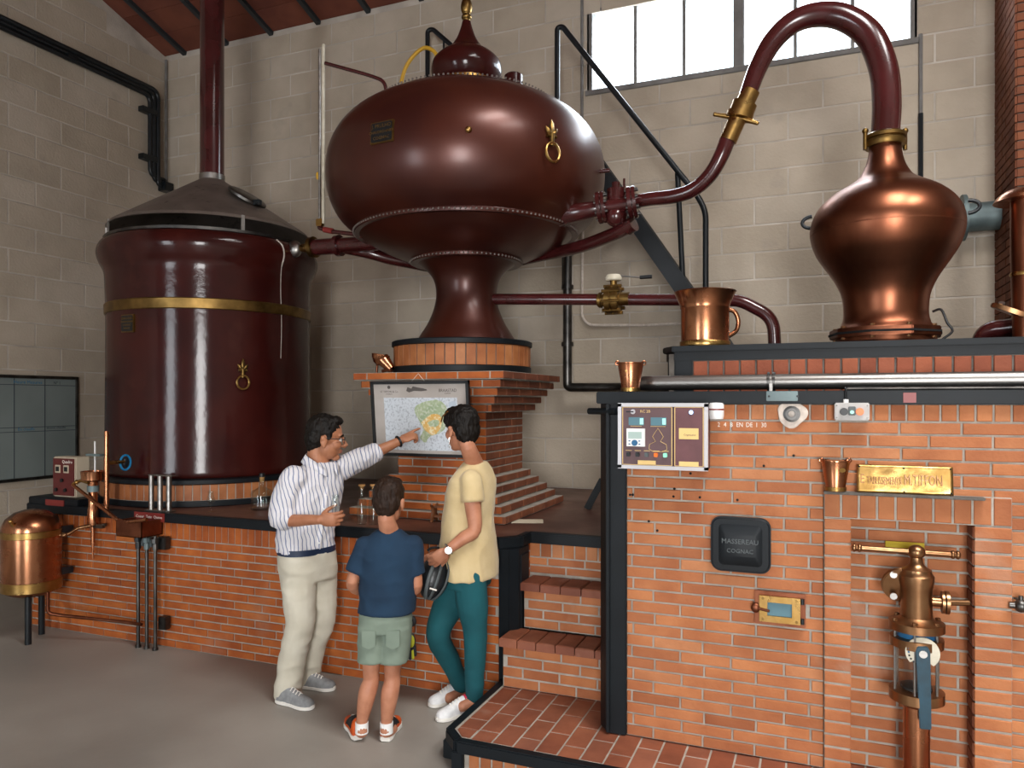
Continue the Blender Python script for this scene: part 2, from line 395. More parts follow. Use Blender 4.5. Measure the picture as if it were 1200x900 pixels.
rects = bond(-7.0, 1.9, .95, 5.72, BL, BH, j=.012, holes=[(WX0-.02, WX1+.02, WZ0-.06, WZ1+.03)], shift=.17)
lay(wall_back, rects, FRONT(R['y1']), 'block', back=.02, d=.0235, ch=.004, name='block', jit=.001)
# left gable wall
b = MB(); ztop = lambda Y: R['zb']+R['pitch']*(R['y1']-Y) if Y > 1 else R['zb']+R['pitch']*(5.55+(Y-1)*1.0)
RIDGE = R['zb']+R['pitch']*5.55
zf = R['zb']
poly = [(R['y0'], 0), (R['y1'], 0), (R['y1'], R['zb']), (1.0, RIDGE), (R['y0'], zf)]
mL = M4(((0,0,1,0),(1,0,0,0),(0,1,0,0),(0,0,0,1)))
b.prism(poly, R['x0']-.3, R['x0'], mL); wall_left = struct('wall_left', b, 'block_joint', smooth=0)
frL = frame((R['x0'], 0, 0), (0,1,0), (0,0,1))
rects = [r for r in bond(3.6, 6.54, 0, 6.6, BL, BH, j=.012, shift=.31) if r[3] < R['zb']+R['pitch']*(6.55-r[1])-.02]
lay(wall_left, rects, frL, 'block', back=.02, d=.0235, ch=.004, name='block', jit=.001)
b = MB(); b.prism(poly, R['x1'], R['x1']+.3, mL); struct('wall_right', b, 'plain_wall', smooth=0)
b = MB(); xs = [R['x0']-.3, -5.4, -3.8, .5, 2.7, R['x1']+.3]; y0, y1 = R['y0']-.3, R['y0']
for i in (0, 2, 4): b.box((xs[i], y0, 0), (xs[i+1], y1, 6.0))
for i in (1, 3): b.box((xs[i], y0, 3.45), (xs[i+1], y1, 6.0))
struct('wall_front', b, 'plain_wall', smooth=0)
# roof: terracotta planks between steel rafters
t_ = .12
def roof(Y): return R['zb']+R['pitch']*(R['y1']-Y) if Y >= 1 else RIDGE-(1-Y)*(RIDGE-zf)/(1-R['y0'])
b = MB()
for (ya, yb) in ((R['y1']+.3, 1.0), (1.0, R['y0']-.3)):
    za, zb = roof(ya), roof(yb); xa, xb = R['x0']-.3, R['x1']+.3
    vs = [(xa,ya,za+.03),(xb,ya,za+.03),(xb,yb,zb+.03),(xa,yb,zb+.03),(xa,ya,za+t_),(xb,ya,za+t_),(xb,yb,zb+t_),(xa,yb,zb+t_)]
    b.add(vs, [(0,1,2,3),(4,7,6,5),(0,4,5,1),(2,6,7,3),(0,3,7,4),(1,5,6,2)])
ceiling = struct('ceiling', b, 'roof_tile', smooth=0)
sl = V((0, -1, R['pitch'])).normalized()
frR = M4(((1,0,0,0),(0,sl.y,-sl.z,R['y1']),(0,sl.z,sl.y,R['zb']+.03),(0,0,0,1)))
X0 = at(217, 62, 6.55).x; rp = .62; rx = []
for i in range(-1, 13): rx.append(X0+i*rp)
rects = []
for i in range(len(rx)-1):
    for k in range(10): rects.append((rx[i]+.028, rx[i+1]-.028, k*.3+.003, k*.3+.297))
lay(ceiling, rects, frR, 'roof_tile', d=.022, ch=.003, name='plank', back=0, jit=.001)
for x in rx:
    p, q = V((x, R['y1'], R['zb']+.0)), V((x, 1.0, RIDGE+.0))
    MB().beam(p, q, .05, .06).build('rafter', 'rafter', ceiling, smooth=0)
# brick pillar at the right end of the back wall
PX0 = at(1167, 200, 6.55).x; PY0 = atx(1191, 200, PX0).y
b = MB().box((PX0+.008, PY0+.008, 0), (PX0+.8, R['y1'], 5.72)); pillar = struct('wall_pillar', b, 'mortar_dark', smooth=0)
rects = [r for r in bond(-R['y1']+.0, -PY0, 1.9, 5.72, .235, .062, j=.009)]
frP = frame((PX0, 0, 0), (0,-1,0), (0,0,1))
lay(pillar, rects, frP, 'brick_dark_and_shade', d=.02, ch=.002, limit=260, back=.012)
lay(pillar, bond(PX0, PX0+.5, 1.9, 5.72, .235, .062, j=.009), FRONT(PY0), 'brick_dark_and_shade', d=.02, ch=.002, limit=40, back=.012)
# clerestory window in the back wall
win = MB(); yw = R['y1']
fw = .045
win.box((WX0-.03, yw-.02, WZ0-.045), (WX1+.03, yw+.2, WZ0)); win.box((WX0, yw+.0, WZ1-.03), (WX1, yw+.2, WZ1))
win.box((WX0-.02, yw+.0, WZ0), (WX0+.03, yw+.2, WZ1)); win.box((WX1-.03, yw+.0, WZ0), (WX1+.02, yw+.2, WZ1))
window_1 = struct('window_1', win, 'window_frame', bevel=.004, smooth=30)
mull = [at(px, py, yw+.06).x for px, py in ((745, 99), (802, 90), (932, 70), (999, 58))]; mid = at(866, 80, yw+.06).x
for x in mull: MB().box((x-.014, yw+.04, WZ0), (x+.014, yw+.09, WZ1-.03)).build('mullion', 'window_frame', window_1, smooth=0)
MB().box((mid-.045, yw+.02, WZ0), (mid+.045, yw+.12, WZ1-.03)).build('mullion', 'window_frame', window_1, bevel=.008)
edges = [WX0+.03, mull[0], mull[1], mid, mull[2], mull[3], WX1-.03]
for i in range(6):
    MB().box((edges[i], yw+.06, WZ0), (edges[i+1], yw+.066, WZ1-.03)).build('pane', 'pane', window_1, smooth=0)
# ------------------------------------------------------------------ brick counter along the back wall
CY, CZ = 4.0, .95
CX0, CX1 = -5.68, -1.62                        # front run; behind the steps it goes on to the furnace
RY = 4.27
ctr = thing('brick_counter', 'long orange brick counter with black edge and reddish top carrying the vat and pedestal', 'counter', (-3.6, 5.2, 0))
poly = [(CX0, CY+.002), (CX1-.09, CY+.002), (CX1-.005, CY+.1), (CX1-.002, RY+.002), (-.99, RY+.002), (-.99, 6.54), (CX0, 6.54)]
MB().prism(poly, 0, CZ-.045).build('core', 'mortar', ctr, smooth=0)
topp = [(CX0, CY+.01), (CX1-.09, CY+.01), (CX1-.005, CY+.1), (CX1-.005, RY+.01), (-.99, RY+.01), (-.99, 6.545), (CX0, 6.545)]
MB().prism(topp, CZ-.045, CZ).build('top_slab', 'screed', ctr, smooth=0)
def band(parent, pts, z0, z1, th, mat_='black_paint', bev=.006):
    for i in range(len(pts)-1):
        p, q = V((*pts[i], 0)), V((*pts[i+1], 0)); d = (q-p).normalized(); n = V((d.y, -d.x, 0))
        a0, a1, c0, c1 = p+n*th/2, q+n*th/2, q-n*th/2, p-n*th/2
        MB().prism([(a0.x,a0.y),(a1.x,a1.y),(c0.x,c0.y),(c1.x,c1.y)], z0, z1).build('edge_band', mat_, parent, bevel=bev)
band(ctr, [(CX0-.01, 6.5), (CX0-.01, CY-.005)], CZ-.062, CZ+.004, .05)
band(ctr, [(CX0-.03, CY-.005), (CX1-.1, CY-.005), (CX1, CY+.1), (CX1, RY-.01), (-.99, RY-.01)], CZ-.062, CZ+.004, .05)
lay(ctr, bond(CX0, CX1-.085, .0, .77, .235, .055, off=[.1, .62, .35, .85], shift=.05)+soldiers(CX0, CX1-.085, .77, CZ-.062, .0575), FRONT(CY), 'brick_counter', d=.034, ch=.003, limit=300)
# side of the counter beside the steps, and the wall above the top step
frS = frame((CX1, 0, 0), (0,1,0), (0,0,1))
lay(ctr, bond(CY+.12, RY, .14, CZ-.062, .235, .055), frS, 'brick_counter', d=.03, back=.025)
lay(ctr, bond(CX1, -.97, .70, .80, .235, .052)+soldiers(CX1, -.97, .80, CZ-.062, .075), FRONT(RY), 'brick_orange', d=.03)
# black steel corner post of the counter
pp = [(CX1-.085, CY-.012), (CX1-.02, CY-.012), (CX1+.025, CY+.035), (CX1+.025, CY+.2), (CX1-.085, CY+.2)]
po = MB().prism(pp, 0, CZ-.06).build('corner_post', 'black_paint', ctr, bevel=.004)
MB().box((CX1+.02, CY+.055, .2), (CX1+.032, CY+.18, CZ-.1)).build('post_panel', 'black_paint', po, bevel=.004)
# raised black plinth at the far left end
MB().box((CX0-.02, CY-.02, CZ), (-5.15, CY+.18, CZ+.055)).build('plinth', 'black_paint', ctr, bevel=.006)
# ------------------------------------------------------------------ platform and steps
PF = .14; PFY = 3.19; PX = -1.66; FXR = 2.3
plat = thing('tiled_platform', 'low platform of terracotta tiles with a black steel edge before the furnace', 'platform', (0, 3.4, 0))
cx_, cy_ = -1.56, PFY
poly = [(PX+.002, CY-.02), (PX+.002, PFY+.1), (cx_, PFY+.002), (FXR, PFY+.002), (FXR, CY-.02)]
MB().prism(poly, 0, PF-.002).build('core', 'mortar', plat, smooth=0)
band(plat, [(PX, CY-.015), (PX, PFY+.09), (cx_-.01, PFY), (FXR, PFY)], PF-.055, PF+.003, .05)
for (x, y) in ((PX, PFY+.09), (cx_-.01, PFY)):
    MB().box((x-.03, y-.02, 0), (x+.03, y+.03, PF-.05)).build('edge_post', 'black_paint', plat, bevel=.004)
lay(plat, soldiers(-1.52, .9, 0, PF-.055, .06), FRONT(PFY), 'brick_orange', d=.03)
frL2 = frame((PX, 0, 0), (0,-1,0), (0,0,1))
lay(plat, soldiers(-CY+.02, -PFY-.13, 0, PF-.055, .06), frL2, 'brick_orange', d=.03)
rects = []
frT = frame((0, 0, PF-.016), (1,0,0), (0,1,0))
tw, tl = .108, .215
i = 0; x = PX+.03
while x < 1.0:
    y = PFY+.03-tl*((i % 2)*.5)
    while y < CY-.02:
        a, c = max(y+.004, PFY+.027), min(y+tl-.004, CY-.02)
        if x < -1.6: a = max(a, PFY+.13)
        elif x < -1.5: a = max(a, PFY+.03)
        keep = c-a > .02 and (x < -.99 or a < 3.55)
        if keep: rects.append((x+.004, x+tw-.004, a, c))
        y += tl
    x += tw; i += 1
MB().prism([(-1.624, PFY+.10), (-1.572, PFY+.038), (-1.53, PFY+.038), (-1.53, PFY+.124), (-1.624, PFY+.124)], PF-.012, PF).build('tile', 'tile', plat, smooth=0)
lay(plat, rects, frT, 'tile', d=.019, ch=.002, name='tile', back=.003, jit=.0008)
SX0, SX1 = CX1+.02, -.965
for k, (yf, yb, z0, z1) in enumerate(((3.88, 4.08, .14, .375), (4.08, RY, .375, .645))):
    zt = z1+.045
    st = thing('brick_step', ['lower orange brick step with terracotta tread on the tiled platform', 'upper orange brick step just below the counter top'][k], 'step', ((SX0+SX1)/2, (yf+RY)/2, z0 if k else PF))
    sx = SX0-.03 if k == 0 else SX0+.02
    MB().box((sx, yf+.001, PF+.003 if k == 0 else .425), (SX1-.012, RY-.005 if k else RY-.005, z1)).build('core', 'mortar', st, smooth=0)
    lay(st, bond(sx, SX1-.012, z0 if k == 0 else .425, z1, .215, .058, off=[.0, .55, .1, .6]), FRONT(yf), 'brick_orange', d=.03)
    rects = soldiers(sx-.015, SX1-.012, yf-.035, yb-.012, .118, j=.006)
    lay(st, rects, frame((0,0,z1), (1,0,0), (0,1,0)), 'tile', d=.048, ch=.006, name='tread_tile', back=0.001)
# ------------------------------------------------------------------ brick furnace on the right
FY = 3.54; FX0 = -.98; FZ = 1.795
fur = thing('brick_furnace', 'tall orange brick furnace with black steel frame and a niche for the brass valve', 'furnace', (.6, 4.5, 0))
nx0, nx1, nz1 = .143, .599, 1.245; jx0, jx1, jz1 = .034, .732, 1.363
b = MB()
b.box((FX0+.07, FY+.001, PF+.004), (nx0, 5.75, FZ-.06)); b.box((nx1, FY+.001, PF+.004), (FXR-.1, 5.75, FZ-.06))
b.box((nx0, FY+.001, nz1), (nx1, 5.75, FZ-.06)); b.box((nx0, FY+.091, PF+.004), (nx1, 5.75, nz1))
core = b.build('core', 'mortar', fur, smooth=0)
# iron plate and window are let into the wall: bricks stop at them
pl0, pl1 = at(834, 603, FY), at(904, 672, FY); sw0, sw1 = at(884, 688, FY), at(945, 737, FY)
holes = [(jx0, jx1, 0, jz1), (pl0.x+.02, pl1.x-.02, pl1.z+.03, pl0.z-.03), (sw0.x+.01, sw1.x-.012, sw1.z+.035, sw0.z-.022)]
L_, h_ = .229, .0548
lay(fur, bond(FX0+.142, 2.18, PF+.004, 1.662, L_, h_, off=[.55, .13, .58, .1], holes=holes, j=.0095)+soldiers(FX0+.142, 2.18, 1.662, 1.738, .0625), FRONT(FY), 'brick_orange', d=.034, ch=.0025, limit=300)
# niche: back, jambs and flat arch of upright bricks
lay(fur, bond(nx0, nx1, PF+.004, nz1, .229, h_, off=[.3, .82]), FRONT(FY+.09), 'brick_orange', d=.03)
b = MB()
for (x0, x1, z0, z1) in ((jx0, nx0, PF+.004, nz1), (nx1, jx1, PF+.004, nz1), (jx0, jx1, nz1, jz1)): b.box((x0+.003, FY-.0295, z0), (x1-.003, FY, z1-.002))
b.build('niche_mortar', 'mortar', fur, smooth=0)
jam = []
n = round((jz1-.118-PF)/h_)
for k in range(n):
    z0 = PF+.004+k*(nz1-PF-.004)/n; z1 = z0+(nz1-PF-.004)/n
    jam.append((jx0+.004, nx0, z0+.005, z1-.005)); jam.append((nx1, jx1-.004, z0+.005, z1-.005))
lay(fur, jam+soldiers(jx0, jx1, nz1, jz1, .0705), FRONT(FY-.03), 'brick_orange', d=.05, back=.046)
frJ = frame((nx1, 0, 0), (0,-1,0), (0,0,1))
lay(fur, [(-FY-.09, -FY+.025, z0, z1) for (x0, x1, z0, z1) in jam if x0 > .3], frJ, 'brick_dark_and_shade', d=.02, back=.014)  # inner face of the right jamb: shade put into a darker brick colour
# steel post at the left corner and beam over the bricks
po = [(FX0-.005, FY+.09), (FX0-.005, FY+.05), (FX0+.05, FY-.02), (FX0+.14, FY-.02), (FX0+.14, FY+.09)]
post = MB().prism(po, PF+.004, FZ-.055).build('corner_post', 'black_paint', fur, bevel=.004)
MB().prism([(FX0+.045, FY-.035), (FX0+.062, FY-.035), (FX0+.062, FY-.018), (FX0+.045, FY-.018)], PF+.01, FZ-.06).build('post_rib', 'black_paint', post, bevel=.003)
MB().cyl((FX0-.06, FY+.04, 1.70), (FX0+.1, FY-.045, 1.70), .016).build('tie_rod', 'black_paint', post)
MB().box((FX0-.005, FY-.03, FZ-.058), (FXR-.1, FY+.1, FZ)).build('beam', 'black_paint', fur, bevel=.004)
bp0, bp1 = at(898, 459, FY-.03), at(935, 470, FY-.03)
bmp = MB().box((bp0.x, FY-.036, bp1.z), (bp1.x, FY-.028, bp0.z+.002)).build('splice_plate', 'steel_green', fur, bevel=.002)
for s in (.012, .13):
    MB().cyl((bp0.x+s, FY-.036, (bp0.z+bp1.z)/2), (bp0.x+s, FY-.041, (bp0.z+bp1.z)/2), .005).build('bolt', 'black_metal', fur)
MB().box((FX0+.05, FY+.1, FZ-.06), (FXR-.1, 5.75, FZ-.004)).build('shelf_slab', 'soot', fur, smooth=0)
# upper tier
UY = 3.85; UX0 = at(777, 405, UY).x; UZ = 2.03
MB().box((UX0+.03, UY+.001, FZ-.003), (FXR-.1, 5.7, UZ-.04)).build('upper_core', 'mortar_dark', fur, smooth=0)
lay(fur, soldiers(UX0+.15, 2.18, FZ-.003, UZ-.075, .0765), FRONT(UY), 'brick_red', d=.034, ch=.003)
MB().prism([(UX0-.02, UY+.1), (UX0+.05, UY-.02), (FXR-.1, UY-.02), (FXR-.1, 5.7), (UX0-.02, 5.7)], UZ-.03, UZ).build('ledge', 'black_paint', fur, bevel=.004)
MB().prism([(UX0, UY+.1), (UX0+.06, UY-.008), (FXR-.1, UY-.008), (FXR-.1, 5.69), (UX0, 5.69)], UZ-.075, UZ-.03).build('ledge_band', 'black_paint', fur, bevel=.003)
MB().prism([(UX0+.005, UY+.1), (UX0+.06, UY-.005), (UX0+.15, UY-.005), (UX0+.15, UY+.1)], FZ, UZ-.07).build('tier_post', 'black_paint', fur, bevel=.004)
# pipe flange let into the bricks
fl = at(928, 485, FY)
m = facing((fl.x, FY-.018, fl.z))
MB().prism([(.062*math.cos(a)*(1+.12*math.sin(3*a+1)), .06*math.sin(a)*(1+.1*math.cos(4*a))) for a in [2*PI*i/22 for i in range(22)]], -.02, .006, m).build('plaster_patch', 'plaster_white', fur, bevel=.003)
b = MB(); b.lathe([(.0, -.015), (.014, -.015), (.014, .012), (.026, .012), (.026, .004), (.036, .002)], (fl.x, FY-.026, fl.z), 24, m.to_3x3().to_4x4(), cap0=True, cap1=False)
b.build('pipe_socket', 'steel_dark', fur)
# drilled anchor holes in the upper bricks
for px, py in ((809, 555), (790, 573), (789, 582), (820, 583), (864, 586), (895, 546), (930, 534), (738, 580), (741, 580), (760, 611), (770, 622)):
    p = at(px, py, FY-.013); MB().cyl((p.x, FY-.003, p.z), (p.x, FY-.0085, p.z), .006, 10).build('anchor_hole', 'soot', fur)
# chalk figures on the third course
p = at(869, 498, FY-.006); 
for i, s_ in enumerate(('2', '4', '8', 'EN', 'DE', '1', '30')): text(s_, .030, facing((p.x+(-.1, -.072, -.044, -.008, .034, .066, .096)[i], FY-.0085, p.z)), 'white_line', 'chalk_figure', fur, ext=.0003, sx=.8)
# cast iron inspection plate
pc = (pl0+pl1)/2; pw, ph = (pl1.x-pl0.x)/2, (pl0.z-pl1.z)/2
def rrect(w_, h_, r, k=5):
    return [(sx*(w_-r)+r*math.cos(a), sy*(h_-r)+r*math.sin(a)) for sx, sy, a0 in ((1,1,0),(-1,1,PI/2),(-1,-1,PI),(1,-1,1.5*PI)) for a in [a0+PI/2*i/k for i in range(k+1)]]
ip = thing('inspection_plate', 'black cast iron plate with rounded corners bolted to the furnace bricks', 'plate', (pc.x, FY-.03, pc.z))
m = facing((pc.x, FY-.012, pc.z))
MB().prism(rrect(pw, ph, .045), 0, .03, m).build('rim', 'black_paint', ip, bevel=.01, seg=3)
R1, R2 = rrect(pw*.72, ph*.74, .02), rrect(pw*.52, ph*.4, .005)
MB().loft([[m @ V((x, y, .024)) for x, y in R1], [m @ V((x, y, .034)) for x, y in R1], [m @ V((x, y, .05)) for x, y in R2]]).build('boss', 'black_paint', ip, bevel=.003)
text('MASSEREAU', .03, facing((pc.x, FY-.0635, pc.z+.018)), 'grey_plastic', 'raised_letters', ip, ext=.002)
text('COGNAC', .026, facing((pc.x, FY-.0635, pc.z-.024)), 'grey_plastic', 'raised_letters', ip, ext=.002)
# small sight window of brass
sc = (sw0+sw1)/2; ww, wh = .107, .075
si = thing('sight_window', 'small hinged brass window with grey glass in the furnace front', 'window', (sc.x, FY-.03, sc.z-wh))
m = facing((sc.x, FY-.012, sc.z))
MB().prism([(-ww,-wh),(ww,-wh),(ww,wh),(-ww,wh)], 0, .012, m).build('surround', 'copper_old', si, bevel=.003)
b = MB(); iw, ih = ww*.8, wh*.77; gw, gh = iw*.6, ih*.52
for (x0, x1, y0_, y1_) in ((-iw, iw, gh, ih), (-iw, iw, -ih, -gh), (-iw, -gw, -gh, gh), (gw, iw, -gh, gh)): b.box((x0, y0_, .01), (x1, y1_, .03), m)
dr = b.build('door', 'brass', si, smooth=0)
MB().box((-gw, -gh, .012), (gw, gh, .02), m).build('glass_pane', 'lcd', dr, smooth=0)
for sx in (-1, 1):
    for sy in (-1, 1):
        p = m @ V((sx*iw*.82, sy*ih*.8, .03)); MB().cyl(p, p+V((0,-.005,0)), .006, 10).build('screw', 'brass_dull', dr)
p = m @ V((-ww*.95, 0, .03)); MB().ball(p, (.02, .012, .022)).cyl(p, p+V((.06, -.012, -.006)), .006, 10).build('latch', 'copper_old', si)
for sy in (-1, 1):
    p = m @ V((iw+.008, sy*ih*.75, .02)); MB().cyl(p+V((0,0,-.012)), p+V((0,0,.012)), .008, 10).build('hinge', 'black_metal', si)
# ------------------------------------------------------------------ brick pedestal with tiled drum for the big onion vessel
PCX, PCY = -2.44, 5.02
ped = thing('brick_pedestal', 'stepped brick pedestal with corbelled top standing on the counter under the onion vessel', 'pedestal', (PCX, PCY, CZ))
hs = .345
b = MB(); b.cbox((PCX, PCY, (CZ+1.95)/2), (hs-.003, hs-.003, (1.95-CZ)/2-.003))
stp = [(CZ+.003+k*.055, hs+.05*(5-k)) for k in range(5)]+[(1.675+k*.055, hs+.04+.0375*(k+1)) for k in range(5)]
for z, s in stp: b.cbox((PCX, PCY, z+.0265), (s-.004, s-.004, .0255))
b.build('core', 'mortar', ped, smooth=0)
def four(s): return [frame((PCX, PCY-s, 0), (1,0,0), (0,0,1)), frame((PCX+s, PCY, 0), (0,1,0), (0,0,1)), frame((PCX-s, PCY, 0), (0,-1,0), (0,0,1)), frame((PCX, PCY+s, 0), (-1,0,0), (0,0,1))]
for i, (z, s) in enumerate(stp):
    for k, fr in enumerate(four(s)[:3]):
        lay(ped, bond(-s, s, z, z+.054, .235, .054, shift=.11*(i % 2)+.05*k), fr, 'brick_dark_and_shade' if k else 'brick_counter', d=.052, ch=.003, back=.05, jit=.001)  # side faces take the darker brick: their shade is painted in
nsh = 8
for k, fr in enumerate(four(hs)[:3]):
    lay(ped, bond(-hs, hs, CZ+.278, 1.674, .235, .0558), fr, 'brick_dark_and_shade' if k else 'brick_counter', d=.03, ch=.003, back=.027)  # shaft sides likewise carry shade in the brick colour
drum = thing('tiled_drum', 'round drum of upright orange tiles between black bands under the onion vessel', 'drum', (PCX, PCY, 1.951))
DR = .505
MB().lathe([(DR-.003, 1.955), (DR-.003, 2.18)], (PCX, PCY, 0), 64).build('core', 'mortar_dark', drum)
MB().lathe([(DR-.05, 1.951), (DR+.004, 1.951), (DR+.008, 1.956), (DR+.008, 1.996), (DR, 2.0), (DR-.05, 2.0)], (PCX, PCY, 0), 72).build('lower_band', 'black_paint', drum, smooth=30)
MB().lathe([(DR-.05, 2.145), (DR+.008, 2.145), (DR+.016, 2.15), (DR+.016, 2.18), (DR+.006, 2.186), (DR-.05, 2.186)], (PCX, PCY, 0), 72).build('upper_band', 'black_paint', drum, smooth=30)
def ring_bricks(parent, c, r, z0, z1, n, mat_, d=.02):
    w_ = 2*PI*r/n
    for i in range(n):
        a = 2*PI*i/n; nrm = V((math.cos(a), math.sin(a), 0)); u = V((-nrm.y, nrm.x, 0))
        fr = frame(V(c)+nrm*(r-d), u, (0,0,1))
        lay(parent, [(-w_/2+.004, w_/2-.004, z0, z1)], fr, mat_, d=d, ch=.002, name='tile', back=0, jit=.0006)
ring_bricks(drum, (PCX, PCY, 0), DR+.002, 2.0, 2.145, 44, 'brick_ring')
# ------------------------------------------------------------------ the big onion-shaped wine heater
OC = V((PCX+.035, PCY, 0))
on = thing('onion_vessel', 'huge onion-shaped dark copper vessel with riveted seams and pointed dome on the tiled drum', 'vessel', (OC.x, OC.y, 2.19))
prof = [(.372, 2.188), (.35, 2.225), (.285, 2.33), (.238, 2.45), (.226, 2.56), (.25, 2.66), (.32, 2.74), (.40, 2.785)]
MB().lathe(smooth_prof(prof, 6), OC, 96, cap1=False).build('foot', 'maroon_copper', on, smooth=60)
prof = [(.40, 2.785), (.55, 2.838), (.70, 2.91), (.815, 2.985)]
MB().lathe(smooth_prof(prof, 6), OC, 96, cap0=False, cap1=False).build('lower_bowl', 'maroon_copper', on, smooth=60)
prof = [(.815, 2.985), (.925, 3.08), (.995, 3.21), (1.022, 3.36), (1.01, 3.52), (.952, 3.66), (.855, 3.77), (.725, 3.855), (.57, 3.92), (.40, 3.955), (.26, 3.97)]
MB().lathe(smooth_prof(prof, 6), OC, 96, cap0=False).build('belly', 'maroon_copper', on, smooth=60)
for (r, z, th) in ((.815, 2.985, .012), (.404, 2.786, .011), (.66, 3.885, .012)):
    MB().lathe([(r-.02, z-.022 if z < 3.5 else z-.02), (r+.003, z-.022 if z < 3.5 else z-.012), (r+.012, z), (r+.003 if z < 3.5 else r-.02, z+.018), (r-.02, z+.018)], OC, 96).build('seam', 'maroon_copper', on, smooth=50)
for (r, z, nn) in ((.826, 2.977, 150), (.415, 2.776, 80), (.668, 3.898, 130)):
    b = MB()
    for i in range(nn):
        a = 2*PI*i/nn; b.ball((OC.x+r*math.cos(a), OC.y+r*math.sin(a), z), (.008, .008, .008), 6, 4)
    b.build('rivets', 'rivet', on, kind='stuff')
# dome and finial
prof = [(.20, 3.95), (.205, 4.07), (.235, 4.12), (.258, 4.17), (.262, 4.215), (.248, 4.27), (.20, 4.32), (.13, 4.37), (.078, 4.44), (.046, 4.52), (.032, 4.575)]
dm = MB().lathe(smooth_prof(prof, 5), OC, 64).build('dome', 'maroon_gloss', on, smooth=60)
MB().lathe([(.20, 4.04), (.222, 4.04), (.225, 4.08), (.222, 4.11), (.2, 4.11)], OC, 64).build('dome_collar', 'brass', on)
prof = [(.03, 4.565), (.026, 4.585), (.037, 4.60), (.038, 4.615), (.026, 4.63), (.036, 4.645), (.043, 4.68), (.037, 4.72), (.02, 4.75), (.0, 4.757)]
MB().lathe(smooth_prof(prof, 4), OC, 32).build('finial', 'brass_dull', dm)
p = OC+RIGHT*.35-FWD*.12+V((0, 0, 3.93)); MB().lathe([(.066, 0), (.066, .19), (.055, .2), (.0, .205)], p, 24).build('cap', 'maroon_gloss', on)
p = OC+RIGHT*.50-FWD*.12+V((0, 0, 3.92)); MB().cbox(p, (.05, .04, .06)).build('junction_box', 'grey_box', on, bevel=.006)
def on_surface(prof_r, px, py, c, out=.0, R0=1.03):
    """the point of an upright round body under a pixel: march along the sight line"""
    for i in range(4000):
        d = 3.5+i*.001; p = atd(px, py, d); 
        if (V((p.x-c.x, p.y-c.y, 0))).length <= prof_r(p.z)+out: return p
    return None
OPR = smooth_prof([(.815, 2.985), (.925, 3.08), (.995, 3.21), (1.022, 3.36), (1.01, 3.52), (.952, 3.66), (.855, 3.77), (.725, 3.855), (.57, 3.92), (.40, 3.955), (.26, 3.97)][:9], 6)
def prof_at(PR):
    def f(z):
        for (r0, z0), (r1, z1) in zip(PR, PR[1:]):
            if z0 <= z <= z1: return r0+(r1-r0)*(z-z0)/max(z1-z0, 1e-6)
        return PR[0][0] if z < PR[0][1] else PR[-1][0]
    return f
orad = prof_at(OPR)
def surf_frame(p, c, radf):
    n = V((p.x-c.x, p.y-c.y, 0)).normalized(); dr = (radf(p.z+.02)-radf(p.z-.02))/.04
    nn = (n-V((0,0,dr))).normalized(); u = V((-n.y, n.x, 0)); v = nn.cross(u)
    if v.z < 0: v = -v
    return M4(((u.x,v.x,nn.x,p.x),(u.y,v.y,nn.y,p.y),(u.z,v.z,nn.z,p.z),(0,0,0,1)))
def plaque(parent, m, w_, h_, lines, ts, notch=True):
    c = .12*h_
    out = [(-w_+c,-h_),(w_-c,-h_),(w_,-h_+c),(w_,h_-c),(w_-c,h_),(-w_+c,h_),(-w_,h_-c),(-w_,-h_+c)]
    fr = MB().prism([(-w_,-h_),(w_,-h_),(w_,h_),(-w_,h_)], -.02, .008, m).build('plaque', 'brass_dull', parent, bevel=.002)
    MB().prism([(x*.9, y*.88) for x, y in out], .006, .011, m).build('plaque_field', 'black_plastic', fr)
    for i, s in enumerate(lines):
        text(s, ts[i], m @ M4.Translation(V((0, h_*.55-i*h_*1.1/max(len(lines)-1, 1), .0115))), 'brass', 'raised_letters', fr, ext=.001)
def lily_ring(parent, m, s=1.0):
    b = MB()
    for a, L in ((0, .075), (.7, .05), (-.7, .05)):
        q = M4.Rotation(a, 4, 'Z'); pts = [m @ (q @ V((0, y*s, .014))) for y in (0, L*.4, L*.8, L*1.1)]
        b.tube(pts, [.008*s, .014*s, .012*s, .003*s], 8)
    b.cyl(m @ V((-.03*s, .0, .012)), m @ V((.03*s, .0, .012)), .009*s, 10); b.cyl(m @ V((0, -.05*s, .012)), m @ V((0, .01*s, .02)), .012*s, 10)
    o = b.build('lily_mount', 'brass_dull', parent)
    MB().tube([m @ V((.042*s*math.cos(t), -.085*s+.048*s*math.sin(t), .02)) for t in [2*PI*i/28 for i in range(28)]], .0075*s, 8, closed=True).build('ring', 'brass', o)
p = on_surface(orad, 448, 155, OC); plaque(on, surf_frame(p, OC, orad), .088, .068, ['J. PRULHO', 'CHAUDRONNIER', 'COGNAC'], [.032, .024, .028])
p = on_surface(orad, 645, 160, OC); lily_ring(on, surf_frame(p, OC, orad), 1.25)
p = on_surface(orad, 549, 152, OC); m = surf_frame(p, OC, orad); MB().ball(p, (.022, .022, .022)).build('stud', 'brass', on)
p = on_surface(orad, 703, 201, OC); 
if p: MB().cyl(p, p+V((.07, 0, .0)), .014).build('stub', 'maroon_pipe', on)
